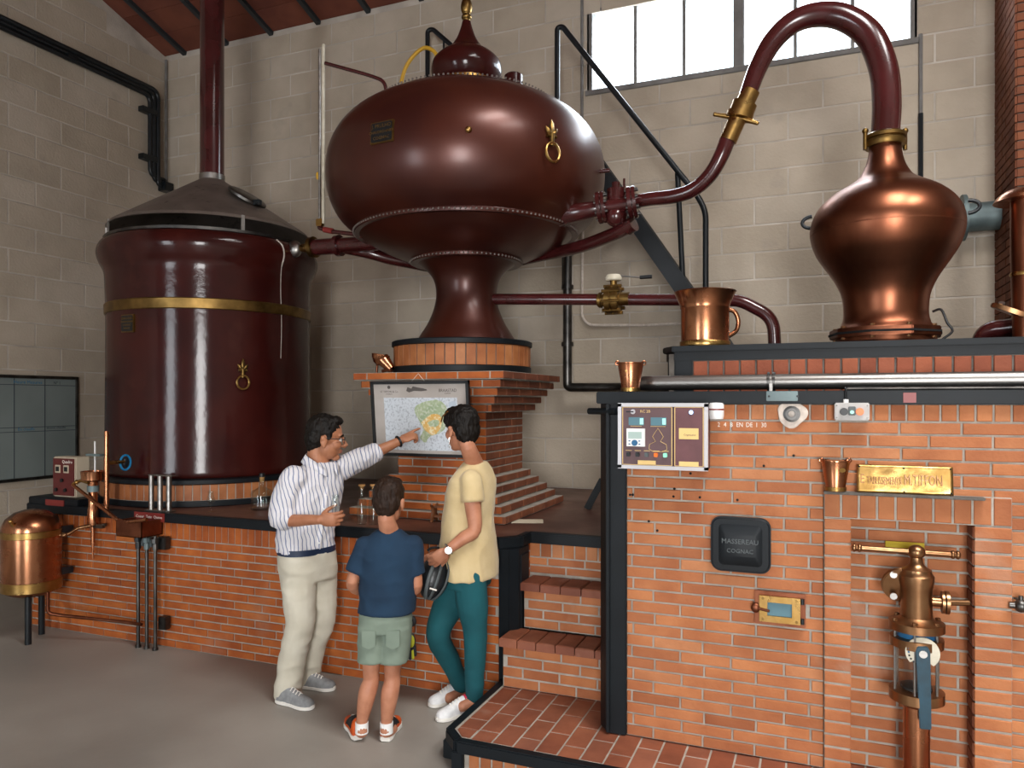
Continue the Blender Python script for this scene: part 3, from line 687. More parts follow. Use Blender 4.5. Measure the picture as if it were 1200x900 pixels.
# ------------------------------------------------------------------ condenser vat with chimney
VC = V((-4.83, 5.0, 0)); VR = .82
rb = thing('brick_ring_base', 'ring of upright orange bricks with black bands on the counter under the vat', 'base', (VC.x, VC.y, CZ))
MB().lathe([(VR+.035, CZ+.002), (VR+.035, 1.15)], VC, 72).build('core', 'mortar', rb)
MB().lathe([(VR, CZ+.001), (VR+.045, CZ+.001), (VR+.05, CZ+.006), (VR+.05, CZ+.045), (VR, CZ+.05)], VC, 96).build('lower_band', 'black_paint', rb, smooth=30)
MB().lathe([(VR, 1.118), (VR+.045, 1.118), (VR+.055, 1.125), (VR+.055, 1.152), (VR+.03, 1.16), (VR, 1.16)], VC, 96).build('upper_band', 'black_paint', rb, smooth=30)
ring_bricks(rb, VC, VR+.04, CZ+.05, 1.118, 88, 'brick_ring')
vat = thing('condenser_vat', 'tall glossy maroon cylindrical vat with brass band, conical hood and chimney', 'vat', (VC.x, VC.y, 1.16))
prof = [(VR-.01, 1.161), (VR+.005, 1.18), (VR, 1.21), (VR-.002, 1.6), (VR-.006, 2.1), (VR-.006, 2.44), (VR, 2.70), (VR+.008, 2.80), (VR+.04, 2.87), (VR+.062, 2.94), (VR+.055, 3.0), (VR+.025, 3.045), (VR-.02, 3.06), (VR-.04, 3.05), (VR-.04, 2.6), (0, 2.6)]
pr2 = prof[:3]+smooth_prof(prof[2:13], 5)[1:]+prof[13:]
MB().lathe(pr2, VC, 112, cap1=False).build('body', 'maroon_gloss', vat, smooth=50)
MB().lathe([(VR-.03, 2.452), (VR+.0, 2.452), (VR+.004, 2.458), (VR+.006, 2.53), (VR+.0, 2.537), (VR-.03, 2.537)], VC, 112).build('brass_band', 'brass_dull', vat, smooth=30)
MB().lathe([(VR-.03, 3.056), (VR+.012, 3.056), (VR+.012, 3.078), (VR-.03, 3.078)], VC, 112).build('rim_band', 'steel_dark', vat, smooth=30)
hood = MB().lathe([(.10, 3.655), (.80, 3.20), (.815, 3.175), (.805, 3.172), (.79, 3.192), (.09, 3.645)], VC, 96, cap0=False, cap1=False).build('hood', 'zinc', vat, smooth=25)
MB().lathe([(.104, 3.63), (.106, 3.70), (.10, 3.70)], VC, 40, cap0=False, cap1=False).build('hood_collar', 'steel', vat)
MB().lathe([(.099, 3.66), (.099, 6.9)], VC, 40).build('chimney', 'maroon_pipe', vat)
for a in (-118, -30, 60, 150, 225):
    n = V((math.cos(math.radians(a)), math.sin(math.radians(a)), 0)); u = V((-n.y, n.x, 0))
    p = VC+n*(VR-.012); MB().beam(p+V((0,0,3.05)), p+V((0,0,3.20)), .028, .012, up=n).build('hood_bracket', 'steel', vat, bevel=.003)
# inspection cover on the hood
p = VC+V((.42, -.05, 3.45)); m = M4.Translation(p) @ M4.Rotation(math.atan2(.455, .70), 4, 'Y')
MB().lathe([(.0, .028), (.15, .028), (.165, .02), (.165, .0)], p, 36, m.to_3x3().to_4x4(), cap0=False).build('hood_cover', 'steel_dark', hood)
q = m @ V((.165, -.05, .03)); MB().cbox(q, (.03, .02, .02)).cyl(q, q+V((.04, -.03, -.015)), .012, 10).build('cover_latch', 'black_metal', hood)
vrad = lambda z: VR
p = on_surface(vrad, 150, 379, VC); plaque(vat, surf_frame(p, VC, vrad), .068, .068, ['JEAN LOUIS', 'CHAUDRONNIER', 'COGNAC', 'FRANCE'], [.022, .017, .02, .018])
p = on_surface(vrad, 284, 434, VC); lily_ring(vat, surf_frame(p, VC, vrad), 1.1)
# white drip running down from the rim
pts = [on_surface(lambda z: prof_at(pr2[:-3])(z), px, py, VC) for px, py in ((324, 281), (331, 288), (333, 300), (330, 313), (329, 330), (329, 345), (330, 380), (329, 420))]
MB().tube(spline([p for p in pts if p], 3), [.014 if i < 9 else .006 for i in range(3*(len(pts)-1)+1)], 8, ry=.5).build('lime_streak', 'plaster_white', vat)
q = on_surface(lambda z: VR+.06, 345, 292, VC)
MB().ball(q, (.07, .05, .07)).build('foil_wrap', 'steel', vat)
# ------------------------------------------------------------------ copper pot still on the furnace
SX, SY = .375, 4.8
SCN = V((SX, SY, 0))
stl = thing('pot_still', 'onion-shaped polished copper still head standing on top of the brick furnace', 'still', (SX, SY, UZ))
prof = [(.285, 2.03), (.285, 2.075), (.265, 2.09), (.262, 2.12)]
MB().lathe(prof, SCN, 64).build('base_ring', 'copper_old', stl)
MB().prism([(SX+.30*math.cos(2*PI*(i+.3)/9), SY+.30*math.sin(2*PI*(i+.3)/9)) for i in range(9)], 2.112, 2.165).build('clamp_plate', 'copper_old', stl, bevel=.005)
MB().prism([(SX+.305*math.cos(2*PI*(i+.3)/9), SY+.305*math.sin(2*PI*(i+.3)/9)) for i in range(9)], 2.13, 2.142).build('gasket', 'soot', stl)
for i in range(9):
    a = 2*PI*(i+.3)/9; p = SCN+V((.265*math.cos(a), .265*math.sin(a), 2.10)); MB().cyl(p, p+V((0,0,.078)), .013, 8).build('clamp_bolt', 'bronze', stl)
prof = [(.255, 2.165), (.232, 2.20), (.222, 2.26), (.232, 2.36), (.27, 2.45), (.325, 2.535), (.375, 2.62), (.402, 2.71), (.40, 2.79), (.362, 2.875), (.29, 2.945), (.215, 2.99), (.15, 3.035), (.11, 3.10), (.09, 3.17), (.083, 3.235)]
MB().lathe(smooth_prof(prof, 6), SCN, 96).build('body', 'copper_dark', stl, smooth=60)
MB().lathe([(.4015, 2.715), (.4045, 2.72), (.4035, 2.73)], SCN, 96, cap0=False, cap1=False).build('seam', 'copper_old', stl)
for sx, sg in ((-1, 1), (1, 1)):
    d = V((.997, -.078, 0))*sx; p = SCN+d*.388+V((0, 0, 2.80))
    MB().tube([p+d*(.012+.055*math.sin(t))+V((0,0,.035*math.cos(t)+.02))+FWD*(-.02) for t in [PI*i/10 for i in range(11)]], .011, 10).build('lifting_handle', 'black_metal', stl)
b = MB(); b.lathe([(.085, 3.215), (.105, 3.215), (.11, 3.225), (.11, 3.245), (.1, 3.25), (.1, 3.258), (.112, 3.262), (.112, 3.28), (.1, 3.29), (.08, 3.29)], SCN, 40)
cl = b.build('neck_clamp', 'brass_dull', stl)
for sx in (-1, 1): p = SCN+RIGHT*(.115*sx)+V((0,0,3.20)); MB().cyl(p, p+V((0,0,.1)), .012, 10).ball(p+V((0,0,.11)), .018, 10, 8).build('clamp_screw', 'brass_dull', cl)
# ------------------------------------------------------------------ swan neck pipe from the still to the onion vessel
sn = thing('swan_neck_pipe', 'arching maroon swan-neck pipe joining copper still and onion vessel', 'pipe', (SX, SY, 3.29))
def Pn(px, py, Y=4.8): return at(px, py, Y)
path = [(1038, 158), (1039, 120), (1035, 80), (1019, 42), (992, 22), (962, 17), (932, 25), (907, 47), (889, 78), (876, 112)]
rr = [.077, .078, .078, .077, .074, .070, .066, .062, .057, .052]
MB().tube(spline([V((SX, SY, 3.285))]+[Pn(*p) for p in path[1:]], 6), spline1(rr, 6), 24).build('arch', 'maroon_pipe', sn)
pa = [Pn(880, 106), Pn(872, 123), Pn(864, 140), Pn(853, 165)]
un = MB().tube(pa[:2], .056, 24).tube([Pn(873, 121), Pn(868, 134)], .075, 24).tube([Pn(868, 132), Pn(866, 139)], .082, 24).tube(pa[2:], .054, 24).build('brass_union', 'brass', sn, smooth=30)
for sx, e in ((-1, (838, 134)), (1, (887, 144))):
    MB().tube([Pn(866, 138), Pn(*e)], [.02, .013], 10).ball(Pn(*e), .014, 8, 6).build('union_handle', 'brass', un)
path = [(853, 163, 4.8), (845, 183, 4.8), (832, 205, 4.82), (813, 222, 4.84), (790, 230, 4.86), (764, 233, 4.88), (745, 236, 4.9)]
MB().tube(spline([Pn(*p) for p in path], 6), spline1([.05, .048, .047, .046, .045, .044, .044], 6), 20).build('lower_bend', 'maroon_pipe', sn)
# valve between the bend and the vessel
vv = thing('flanged_valve', 'maroon flanged valve on the right shoulder of the onion vessel', 'valve', Pn(722, 240, 4.9))
c = Pn(722, 240, 4.92); e0, e1 = Pn(676, 249, 4.85), Pn(748, 236, 4.9)
ax = (e1-e0).normalized()
MB().tube([at(652, 253, 4.93), e0, Pn(702, 244, 4.88)], [.085, .062, .05], 20).build('inlet', 'maroon_pipe', vv)
MB().cyl(c-V((0,0,.10)), c+V((0,0,.105)), .062, 24).ball(c-V((0,0,.08)), (.075, .075, .07)).cyl(c+V((0,0,.1)), c+V((0,0,.15)), .028, 12).build('valve_body', 'maroon_pipe', vv, smooth=35)
MB().tube([Pn(702, 244, 4.88), Pn(745, 237, 4.9)], .046, 20).build('valve_bore', 'maroon_pipe', vv)
for t in ((705, 243), (741, 237)):
    q = Pn(*t, 4.9); f = MB().cyl(q-ax*.028, q+ax*.0, .108, 28).cyl(q+ax*.004, q+ax*.028, .108, 28).build('flange', 'maroon_pipe', vv, bevel=.004, smooth=35)
    u = ax.cross(V((0,0,1))).normalized(); w2 = u.cross(ax)
    for i in range(8):
        a = 2*PI*i/8+.2; p = q+u*(.085*math.cos(a))+w2*(.085*math.sin(a)); MB().cyl(p-ax*.04, p+ax*.045, .011, 8).build('bolt', 'steel_dark', f)
MB().cyl(c+V((.055, 0, .1)), c+V((.055, 0, .17)), .008, 8).build('spindle', 'maroon_pipe', vv)
# pipe passing behind the foot of the vessel, vat to valve
lp = thing('transfer_pipe', 'maroon pipe running from the vat behind the onion vessel to the flanged valve', 'pipe', at(400, 290, 5.0))
pts = [(740, 263, 4.92), (722, 273, 4.98), (680, 289, 5.15), (640, 298, 5.35), (545, 316, 5.5), (470, 306, 5.2), (430, 296, 5.05), (396, 289, 5.0)]
MB().tube(spline([at(*p) for p in pts], 8), .046, 20).build('long_pipe', 'maroon_pipe', lp)
MB().tube([at(743, 262, 4.92), at(735, 267, 4.94)], .052, 20).build('end_cap', 'maroon_pipe', lp)
q = at(396, 288, 5.0); q0 = at(366, 290, 5.0)
MB().tube([q0, q], .066, 24).build('coupling', 'maroon_pipe', lp)
MB().tube([q, at(445, 284, 4.98)], .062, 24).build('stub_pipe', 'maroon_pipe', lp)
for p in (at(367, 290, 5.0), at(397, 288, 5.0)):
    MB().cyl(p-V((.02, 0, 0)), p+V((.02, 0, .002)), .085, 28).build('flange', 'brass_dull' if p.x < q.x-.05 else 'maroon_pipe', lp, bevel=.003)
MB().tube([at(352, 291, 5.0), q0], [.03, .045], 16).build('brass_nipple', 'brass', lp)
# horizontal pipe from the foot to the furnace, with brass valve
fp = thing('feed_pipe', 'maroon pipe from the onion vessel foot bending down behind the copper jug', 'pipe', at(715, 351, 5.0))
y_ = 5.02
MB().tube(fillet([at(560, 350.5, y_), at(845, 351.5, y_), at(868, 352, y_), at(906, 372, y_), at(908, 405, y_)], [.1, .1, .2, .35, .1], 10), .040, 20).build('pipe', 'maroon_pipe', fp)
bv = thing('brass_valve', 'round brass ball valve with cream cap and lever on the feed pipe', 'valve', at(719, 351, y_))
c = at(719, 351, y_)
MB().tube([c+V((-.11, 0, 0)), c+V((.11, 0, 0))], .046, 20).tube([c+V((-.10, 0, 0)), c+V((-.085, 0, 0))], .055, 20).build('sleeve', 'brass_dull', bv, smooth=30)
MB().cyl(c+V((-.05,0,0)), c+V((-.008,0,0)), .098, 28).cyl(c+V((.0,0,0)), c+V((.045,0,0)), .098, 28).cyl(c+V((-.02,0,0)), c+V((.02,0,0)), .085, 28).build('valve_body', 'brass_dull', bv, bevel=.006, smooth=35)
for i in range(8):
    a = 2*PI*i/8+.2; p = c+V((0, .092*math.cos(a), .092*math.sin(a))); MB().cyl(p+V((-.065,0,0)), p+V((.06,0,0)), .012, 8).build('bolt', 'brass_dull', bv)
MB().cyl(c+V((0,0,.08)), c+V((0,0,.14)), .024, 12).build('stem', 'brass_dull', bv)
MB().lathe([(.05, .128), (.056, .135), (.056, .155), (.045, .17), (0, .172)], c, 24).build('cap', 'ivory', bv)
lv = MB().tube([c+V((.04, 0, .16)), at(752, 325, y_)], .006, 8).build('lever', 'steel', bv)
MB().tube([at(750, 325, y_), at(764, 324, y_)], .013, 10).build('grip', 'black_plastic', lv)
# sight glass beside the vessel
sg = thing('sight_glass', 'tall thin glass level tube with brass fitting beside the onion vessel', 'gauge', at(377, 270, 4.75))
yy = 4.72
MB().tube([at(379, 262, yy), at(379, 52, yy)], .012, 12).build('glass_tube', 'ivory', sg)
MB().tube([at(374.5, 258, yy), at(374.5, 58, yy)], .010, 12).build('guard_rod', 'steel', sg)
MB().cbox(at(375, 261, yy), (.026, .02, .028)).build('fitting', 'brass', sg, bevel=.004)
MB().tube(fillet([at(374, 263, yy), at(374, 267, yy), at(387, 271, yy), at(412, 274, yy), at(452, 282, 4.62)], .04), .016, 12).build('lower_arm', 'maroon_pipe', sg)
MB().tube([at(380, 269, yy), at(390, 271, yy)], .022, 12).build('red_sleeve', 'red_plastic', sg)
MB().tube(fillet([at(381, 74, yy), at(432, 88, 4.78), at(451, 95, 4.8), at(453, 112, 4.8)], .06), .014, 12).build('upper_arm', 'maroon_pipe', sg)
MB().ball(at(372, 206, yy), (.012, .012, .03)).build('tap', 'yellow', sg)
# yellow hose behind the dome
MB().tube(spline([at(470, 97, 5.3), at(476, 78, 5.3), at(488, 62, 5.3), at(500, 56, 5.3), at(512, 66, 5.3), at(508, 92, 5.3)], 6), .016, 10).build('yellow_hose', 'yellow', label='yellow hose looping up behind the dome of the onion vessel', cat='hose')
# ------------------------------------------------------------------ stair with rails behind the vessel
sr = thing('steel_stair', 'black steel stair stringer and handrails behind the onion vessel', 'stair', at(797, 345, 6.0))
ys = 6.0
MB().beam(at(690, 181, ys), at(880, 452, ys), .06, .13).build('stringer', 'black_metal', sr, bevel=.004)
MB().beam(at(690, 178, ys+.35), at(880, 449, ys+.35), .06, .13).build('stringer', 'black_metal', sr, bevel=.004)
for i in range(1, 10):
    p = at(690, 178, ys).lerp(at(880, 449, ys), i/10); MB().box((p.x-.04, ys+.02, p.z-.015), (p.x+.04, ys+.36, p.z+.015)).build('tread', 'black_metal', sr, smooth=0)
rl = fillet([at(653, 190, ys-.02), at(653, 33, ys-.02), at(659, 31, ys-.02), at(818, 230, ys-.02), at(827, 248, ys-.02), at(827, 376, ys-.02)], [.1, .06, .06, .1, .2, .1], 5)
MB().tube(rl, .023, 12).build('handrail', 'black_metal', sr)
MB().tube([at(794, 203, ys), at(801, 345, ys)], .022, 12).build('rail_post', 'black_metal', sr)
rl = fillet([at(501, 120, ys+.35), at(501, 36, ys+.35), at(507, 34, ys+.35), at(545, 67, ys+.35)], [.1, .06, .06, .1], 5)
MB().tube(rl, .022, 12).build('handrail', 'black_metal', sr)
MB().tube([at(520, 46, ys+.35), at(520, 110, ys+.35)], .01, 8).build('rail_post', 'black_metal', sr)
# ------------------------------------------------------------------ pipes on the back wall
wp = thing('wall_steel_pipe', 'brushed steel pipe descending the back wall and turning right below the feed pipe', 'pipe', at(665, 450, 6.4))
yp = 6.35
MB().tube(fillet([at(665, 255, yp), at(665, 452, yp), at(668, 454, yp), at(722, 454, yp), at(800, 454, 5.9)], [.1, .12, .12, .1, .1], 8), .040, 20).build('pipe', 'steel_dark', wp)
for py in (297, 336, 403): MB().cyl(at(665, py-2, yp), at(665, py+3, yp), .055, 20).build('clamp', 'steel_dark', wp, bevel=.004)
MB().tube([at(661, 255, yp+.05), at(661, 336, yp+.05)], .02, 10).build('side_pipe', 'black_metal', wp)
MB().tube(fillet([at(683, 255, 6.52), at(682, 372, 6.52), at(690, 381, 6.52), at(760, 381, 6.52), at(800, 379, 6.52)], .08), .012, 8).build('conduit', 'plaster_white', label='thin painted conduit bending along the back wall blocks below the valve', cat='conduit')
MB().tube([at(1079, 40, 6.53), at(1079, 135, 6.53)], .014, 8).build('conduit', 'window_frame', label='thin grey conduit rising beside the clerestory window', cat='conduit')
MB().tube([at(1079, 133, 6.53), at(1079, 212, 6.53)], .018, 8).build('conduit', 'black_metal', label='short black conduit on the back wall behind the still', cat='conduit')
MB().tube([at(682, 0, 6.53), at(682, 165, 6.53)], .014, 8).build('conduit', 'window_frame', label='thin grey conduit on the left side of the clerestory window', cat='conduit')
# steel pipe along the furnace shelf
fpz = thing('steel_pipe', 'long horizontal stainless pipe lying along the furnace shelf above the beam', 'pipe', at(980, 452, 3.72))
yq = 3.70
z_ = FZ+.045
MB().tube(fillet([(at(752, 446, yq).x, 3.98, z_), (at(752, 446, yq).x, yq, z_), (1.9, yq, z_)], .08, 8), .036, 24).build('pipe', 'steel', fpz)
for px in (904,):
    x = at(px, 444, yq).x
    for s in (-.012, .012): MB().cyl((x+s-.006, yq, z_), (x+s+.006, yq, z_), .046, 24).build('flange', 'steel_dark', fpz, bevel=.002)
    MB().cbox((x, yq-.04, z_-.028), (.007, .006, .02)).build('clamp_bolt', 'steel', fpz)
MB().tube([(at(990, 455, 3.62).x, 3.6, FZ+.008), (1.7, 3.6, FZ+.008)], .008, 8).build('cable_conduit', 'steel_dark', label='thin cable conduit lying on the furnace beam', cat='conduit')
# ------------------------------------------------------------------ copper column at the far right edge
cc = thing('copper_column', 'copper column with domed cap and bolted oval flange beside the brick pillar', 'column', at(1196, 395, 4.6))
yc_ = 4.6; c = at(1203, 300, yc_); c.z = 0
MB().lathe([(.062, 2.08), (.072, 2.5), (.072, at(1200, 228, yc_).z)], c, 32).build('shaft', 'copper_dark', cc)
z1 = at(1200, 236, yc_).z; MB().lathe(smooth_prof([(.15, z1), (.13, z1+.03), (.08, z1+.06), (.0, z1+.07)], 4), c, 36).build('cap', 'copper', cc)
MB().lathe([(.073, 2.40), (.076, 2.41), (.073, 2.42)], c, 32, cap0=False, cap1=False).build('seam', 'brass', cc)
zf_ = at(1188, 372, yc_).z; m = M4.Translation(c+V((0,0,zf_-.0))) @ M4.Rotation(.55, 4, V((SA, -CA*0, .0)).normalized() if False else FWD)
ov = [(.19*math.cos(t)*(1 if abs(math.cos(t)) > .2 else 1), .10*math.sin(t)) for t in [2*PI*i/32 for i in range(32)]]
m2 = M4.Translation(c+V((0,0,zf_))) @ M4.Rotation(math.atan2(SA, CA), 4, 'Z') @ M4.Rotation(.35, 4, 'Y') @ M4.Rotation(.25, 4, 'X')
MB().prism(ov, -.012, .012, m2).build('oval_flange', 'bronze', cc, bevel=.004)
p = m2 @ V((-.145, 0, .01)); MB().cyl(p, p+V((0,-.01,.015)), .016, 8).build('bolt', 'steel', cc)
MB().tube(fillet([(c.x-.17, yc_+.25, 2.03), (c.x-.15, yc_+.2, 2.14), (c.x+.15, yc_+.1, 2.16)], .12), .05, 20).build('maroon_elbow', 'maroon_pipe', label='maroon pipe elbow rising from the furnace ledge beside the copper column', cat='pipe')
fs = thing('flanged_stub', 'grey steel pipe stub with wide flange sticking out of the brick pillar', 'pipe', at(1160, 250, 6.2))
p = atx(1172, 252, PX0)
MB().cyl((PX0-.005, p.y, p.z), (PX0-.22, p.y, p.z), .105, 32).build('pipe', 'steel_green', fs)
MB().lathe([(.08, .0), (.17, .0), (.17, .03), (.08, .03), (.08, .0)], (PX0-.25, p.y, p.z), 40, M4.Rotation(PI/2, 4, 'Y'), cap0=False, cap1=False).build('flange', 'steel_green', fs, bevel=.003)
b = MB(); b.tube(spline([at(1093, 365, 4.72), at(1103, 363, 4.7), at(1110, 378, 4.7), at(1116, 388, 4.7), at(1104, 398, 4.68)], 5), .007, 8)
b.build('black_cable', 'black_plastic', label='black cable curling beside the foot of the copper still', cat='cable')
# ------------------------------------------------------------------ things on the furnace
def jug():
    c = at(826, 401, 4.0); c.z = UZ; k = c
    t = thing('copper_jug', 'large polished copper jug with flared rim and side handle on the furnace ledge', 'jug', c)
    r, hh = .123, .285
    prof = [(r+.002, .0), (r+.004, .003), (r+.004, .03), (r, .034), (r, .20), (r+.003, .204), (r+.003, .21), (r+.006, .225), (r+.032, .285), (r+.037, .29), (r+.034, .293), (r+.004, .23), (r-.006, .2), (r-.006, .01), (0, .01)]
    MB().lathe(prof, c, 56, cap1=False).build('body', 'copper', t, smooth=40)
    MB().lathe([(r+.0045, .001), (r+.006, .003), (r+.006, .029), (r+.0045, .031)], c, 56, cap0=False, cap1=False).build('foot_band', 'brass', t)
    d = RIGHT
    MB().tube(spline([c+d*(r+.003)+V((0,0,.20)), c+d*(r+.035)+V((0,0,.185)), c+d*(r+.052)+V((0,0,.14)), c+d*(r+.042)+V((0,0,.09)), c+d*(r+.002)+V((0,0,.06))], 5), .012, 12).build('handle', 'copper', t)
jug()
def bucket(c, s, label, group=None, tilt=0):
    t = thing('copper_bucket', label, 'bucket', c)
    prof = [(.043, 0), (.044, .002), (.044, .018), (.043, .02), (.062, .135), (.065, .137), (.065, .142), (.061, .142), (.04, .01), (0, .01)]
    MB().lathe([(r*s, z*s) for r, z in prof], c, 44, cap1=False).build('body', 'copper', t, smooth=40)
    MB().lathe([(.0445*s, .001), (.046*s, .002), (.0475*s, .019*s), (.044*s, .02*s)], c, 44, cap0=False, cap1=False).build('foot_band', 'brass', t)
    for sx in (-1, 1):
        p = V(c)+RIGHT*(.064*s*sx)+V((0,0,.14*s)); MB().tube([p+RIGHT*(.010*s*math.cos(a))+V((0,0,.010*s*math.sin(a))) for a in [2*PI*i/12 for i in range(12)]], .003*s, 6, closed=True).build('ear', 'copper', t)
    MB().tube([V(c)+RIGHT*(.066*s*math.cos(a))+FWD*(.02*s+.06*s*math.sin(a)*.0+ .062*s*math.sin(a))+V((0,0,.143*s)) for a in [PI*i/16 for i in range(17)]], .003*s, 6).build('bail', 'copper_old', t)
    p = V(c)-FWD*(.056*s)+V((-.02*s if tilt == 0 else .005, 0, .10*s)); n = -FWD; m = facing(p, RIGHT, V((0,0,1)))
    MB().prism([(.016*s*math.cos(a), .010*s*math.sin(a)) for a in [2*PI*i/20 for i in range(20)]], -.004*s, .001*s, m).build('badge', 'brass', t)
c = at(739, 459, FY+.035); bucket(V((c.x, FY+.035, FZ)), 1.0, 'small copper bucket with brass foot on the left end of the furnace beam')
c = at(979, 575, FY-.075); bucket(V((at(979, 575, FY-.04).x, FY-.05, jz1+.0015)), .93, 'small copper bucket standing on the niche ledge beside the brass nameplate', tilt=1)
MB().box((jx0, FY-.075, jz1-.012), (jx1-.1, FY-.031, jz1)).build('niche_ledge', 'mortar_dark', fur, bevel=.003)
# brass nameplate
q0, q1 = at(1004, 541, FY-.045), at(1117, 581, FY-.045)
zc = (at(1060, 545, FY-.045).z+at(1060, 579, FY-.045).z)/2; hh = .058; zb = jz1+.0015
np_ = thing('brass_nameplate', 'dented brass nameplate with raised lettering leaning above the niche', 'nameplate', ((q0.x+q1.x)/2, FY-.04, zb))
nx = (q1.x-q0.x)/2; cxn = (q0.x+q1.x)/2; zn = zb+hh
b = MB(); G = 30; g2 = 10; vs = []; fsx = []
rg = random.Random(2)
for j in range(g2+1):
    for i in range(G+1):
        x, z = -nx+2*nx*i/G, -hh+2*hh*j/g2; d = .002*mnoise.noise(V((x*22, z*22, 3)))+.001*mnoise.noise(V((x*60, z*60, 9)))
        vs.append(V((cxn+x, FY-.048+.012*(z/hh)+d, zn+z)))
for j in range(g2):
    for i in range(G): fsx.append((j*(G+1)+i, j*(G+1)+i+1, (j+1)*(G+1)+i+1, (j+1)*(G+1)+i))
b.add(vs, fsx); o = b.build('plate', 'brass', np_, smooth=80, fix=False); so = o.modifiers.new('s', 'SOLIDIFY'); so.thickness = .003
mm = facing((cxn-nx*.93, FY-.0552, zn-.002), (1,0,0), (0, -.012/hh*-1*1, 1))
text('E', .056, mm, 'bronze', 'raised_letters', np_, ext=.002, align='LEFT', sx=.62)
text('TABLISSEMENTS', .046, mm @ M4.Translation(V((.026, -.006, 0))), 'bronze', 'raised_letters', np_, ext=.002, align='LEFT', sx=.40)
text('M.TIFFON', .062, mm @ M4.Translation(V((nx*.93, 0, 0))), 'bronze', 'raised_letters', np_, ext=.002, align='LEFT', sx=.52)
for x, z in ((0, .8), (0, -.85), (-.95, .85), (.95, -.85), (.95, .85)): MB().ball((cxn+nx*x, FY-.0485+.012*z-.002, zn+hh*z), .004, 8, 6).build('nail', 'black_metal', np_)
# push-button box with cable
bb0, bb1 = at(978, 472, FY-.06), at(1019, 493, FY-.06)
pb = thing('push_button_box', 'grey box with black, green and orange push buttons under the beam', 'switch box', ((bb0.x+bb1.x)/2, FY-.04, bb1.z))
MB().box((bb0.x, FY-.065, bb1.z), (bb1.x, FY-.013, bb0.z)).build('case', 'grey_box', pb, bevel=.004)
w_ = (bb1.x-bb0.x); zc = (bb0.z+bb1.z)/2
for k, mt in ((.27, 'black_plastic'), (.72, 'orange_plastic')):
    x = bb0.x+w_*k; MB().cyl((x, FY-.064, zc), (x, FY-.078, zc), .016, 20).build('button', mt, pb, bevel=.002)
x = bb0.x+w_*.5; MB().cbox((x, FY-.068, zc+.003), (.014, .006, .019)).build('button', 'grey_plastic', pb, bevel=.002); MB().cyl((x, FY-.07, zc-.002), (x, FY-.078, zc-.002), .008, 12).build('button', 'green_plastic', pb)
for sx in (.06, .94):
    for sz in (-1, 1): MB().cyl((bb0.x+w_*sx, FY-.064, zc+sz*.026), (bb0.x+w_*sx, FY-.067, zc+sz*.026), .004, 8).build('screw', 'steel_dark', pb)
x = bb0.x+w_*.33
MB().cyl((x, FY-.045, bb0.z), (x, FY-.045, bb0.z+.015), .011, 12).build('gland', 'white_plastic', pb)
MB().tube(fillet([(x, FY-.045, bb0.z+.012), (x, FY-.045, FZ+.012), (x, 3.6, FZ+.012), (x+.15, 3.6, FZ+.012)], .02), .005, 8).build('lead', 'black_plastic', pb)
p = at(1066, 466, FY-.033); MB().cbox((p.x, FY-.033, p.z), (.024, .0025, .021)).build('label_plate', 'red_plastic', label='small square dark red label on the black beam', cat='label')
# control panel
a0, a1 = at(725, 473, FY-.12), at(829, 551, FY-.12)
X0, X1, Z0, Z1 = a0.x, a1.x, at(727, 548, FY-.12).z, a0.z
cp = thing('control_panel', 'purple control panel with small displays, switches and brass labels on furnace corner', 'control panel', ((X0+X1)/2, FY-.07, Z0))
MB().box((X0, FY-.11, Z0), (X1, FY-.021, Z1)).build('case', 'panel_purple', cp, bevel=.004)
yf = FY-.122; Wp, Hp = X1-X0, Z1-Z0
b = MB(); t = .014
for (x0, x1, z0, z1) in ((X0-.003, X1+.003, Z1-t, Z1+.003), (X0-.003, X1+.003, Z0-.003, Z0+t), (X0-.003, X0+t, Z0, Z1), (X1-t, X1+.003, Z0, Z1)): b.box((x0, yf-.003, z0), (x1, FY-.105, z1))
b.build('bezel', 'aluminium', cp, smooth=0)
def pp_(u, v): return V((X0+Wp*u, yf, Z1-Hp*v))
def rectp(u0, u1, v0, v1, mt, nm, dy=.004, y=0): 
    p, q = pp_(u0, v1), pp_(u1, v0); return MB().box((p.x, yf-dy-y, p.z), (q.x, yf+.006-y, q.z)).build(nm, mt, cp, smooth=0)
rectp(.035, .62, .04, .955, 'panel_purple', 'front_plate', 0); rectp(.635, .965, .04, .955, 'panel_rose', 'front_plate', 0)
for (u0, u1) in ((.045, .615), (.64, .96)):
    for (a, bq, c_, d_) in ((u0, u1, .05, .058), (u0, u1, .94, .948), (u0, u0+.008, .05, .948), (u1-.008, u1, .05, .948)): rectp(a, bq, c_, d_, 'gold', 'gold_line', .0015)
for u in (.12, .375): rectp(u, u+.175, .21, .335, 'lcd', 'display'); rectp(u+.13, u+.17, .225, .32, 'lcd_bright', 'display_bar', .005)
for u0, u1 in ((.14, .27), (.37, .54)): rectp(u0, u1, .345, .352, 'gold', 'gold_line', .0015)
rectp(.10, .31, .385, .66, 'white_plastic', 'controller', .012); rectp(.12, .275, .435, .54, 'lcd_grey', 'display', .013)
p = pp_(.195, .605); MB().cyl(p+V((0,-.01,0)), p+V((0,-.016,0)), .014, 20).build('key', 'blue_plastic', cp)
for u in (.135, .25):
    for v in (.575, .625): rectp(u-.01, u+.01, v-.008, v+.008, 'blue_plastic', 'key', .014)
for u, mt in ((.12, 'black_plastic'), (.225, 'black_plastic'), (.33, 'grey_plastic'), (.435, 'orange_plastic'), (.54, 'green_plastic')):
    p = pp_(u, .785); MB().cbox(p+V((0,-.008,0)), (.0085, .01, .0095)).build('button', mt, cp, bevel=.002)
    rectp(u-.035, u+.035, .722, .73, 'gold', 'gold_line', .0015)
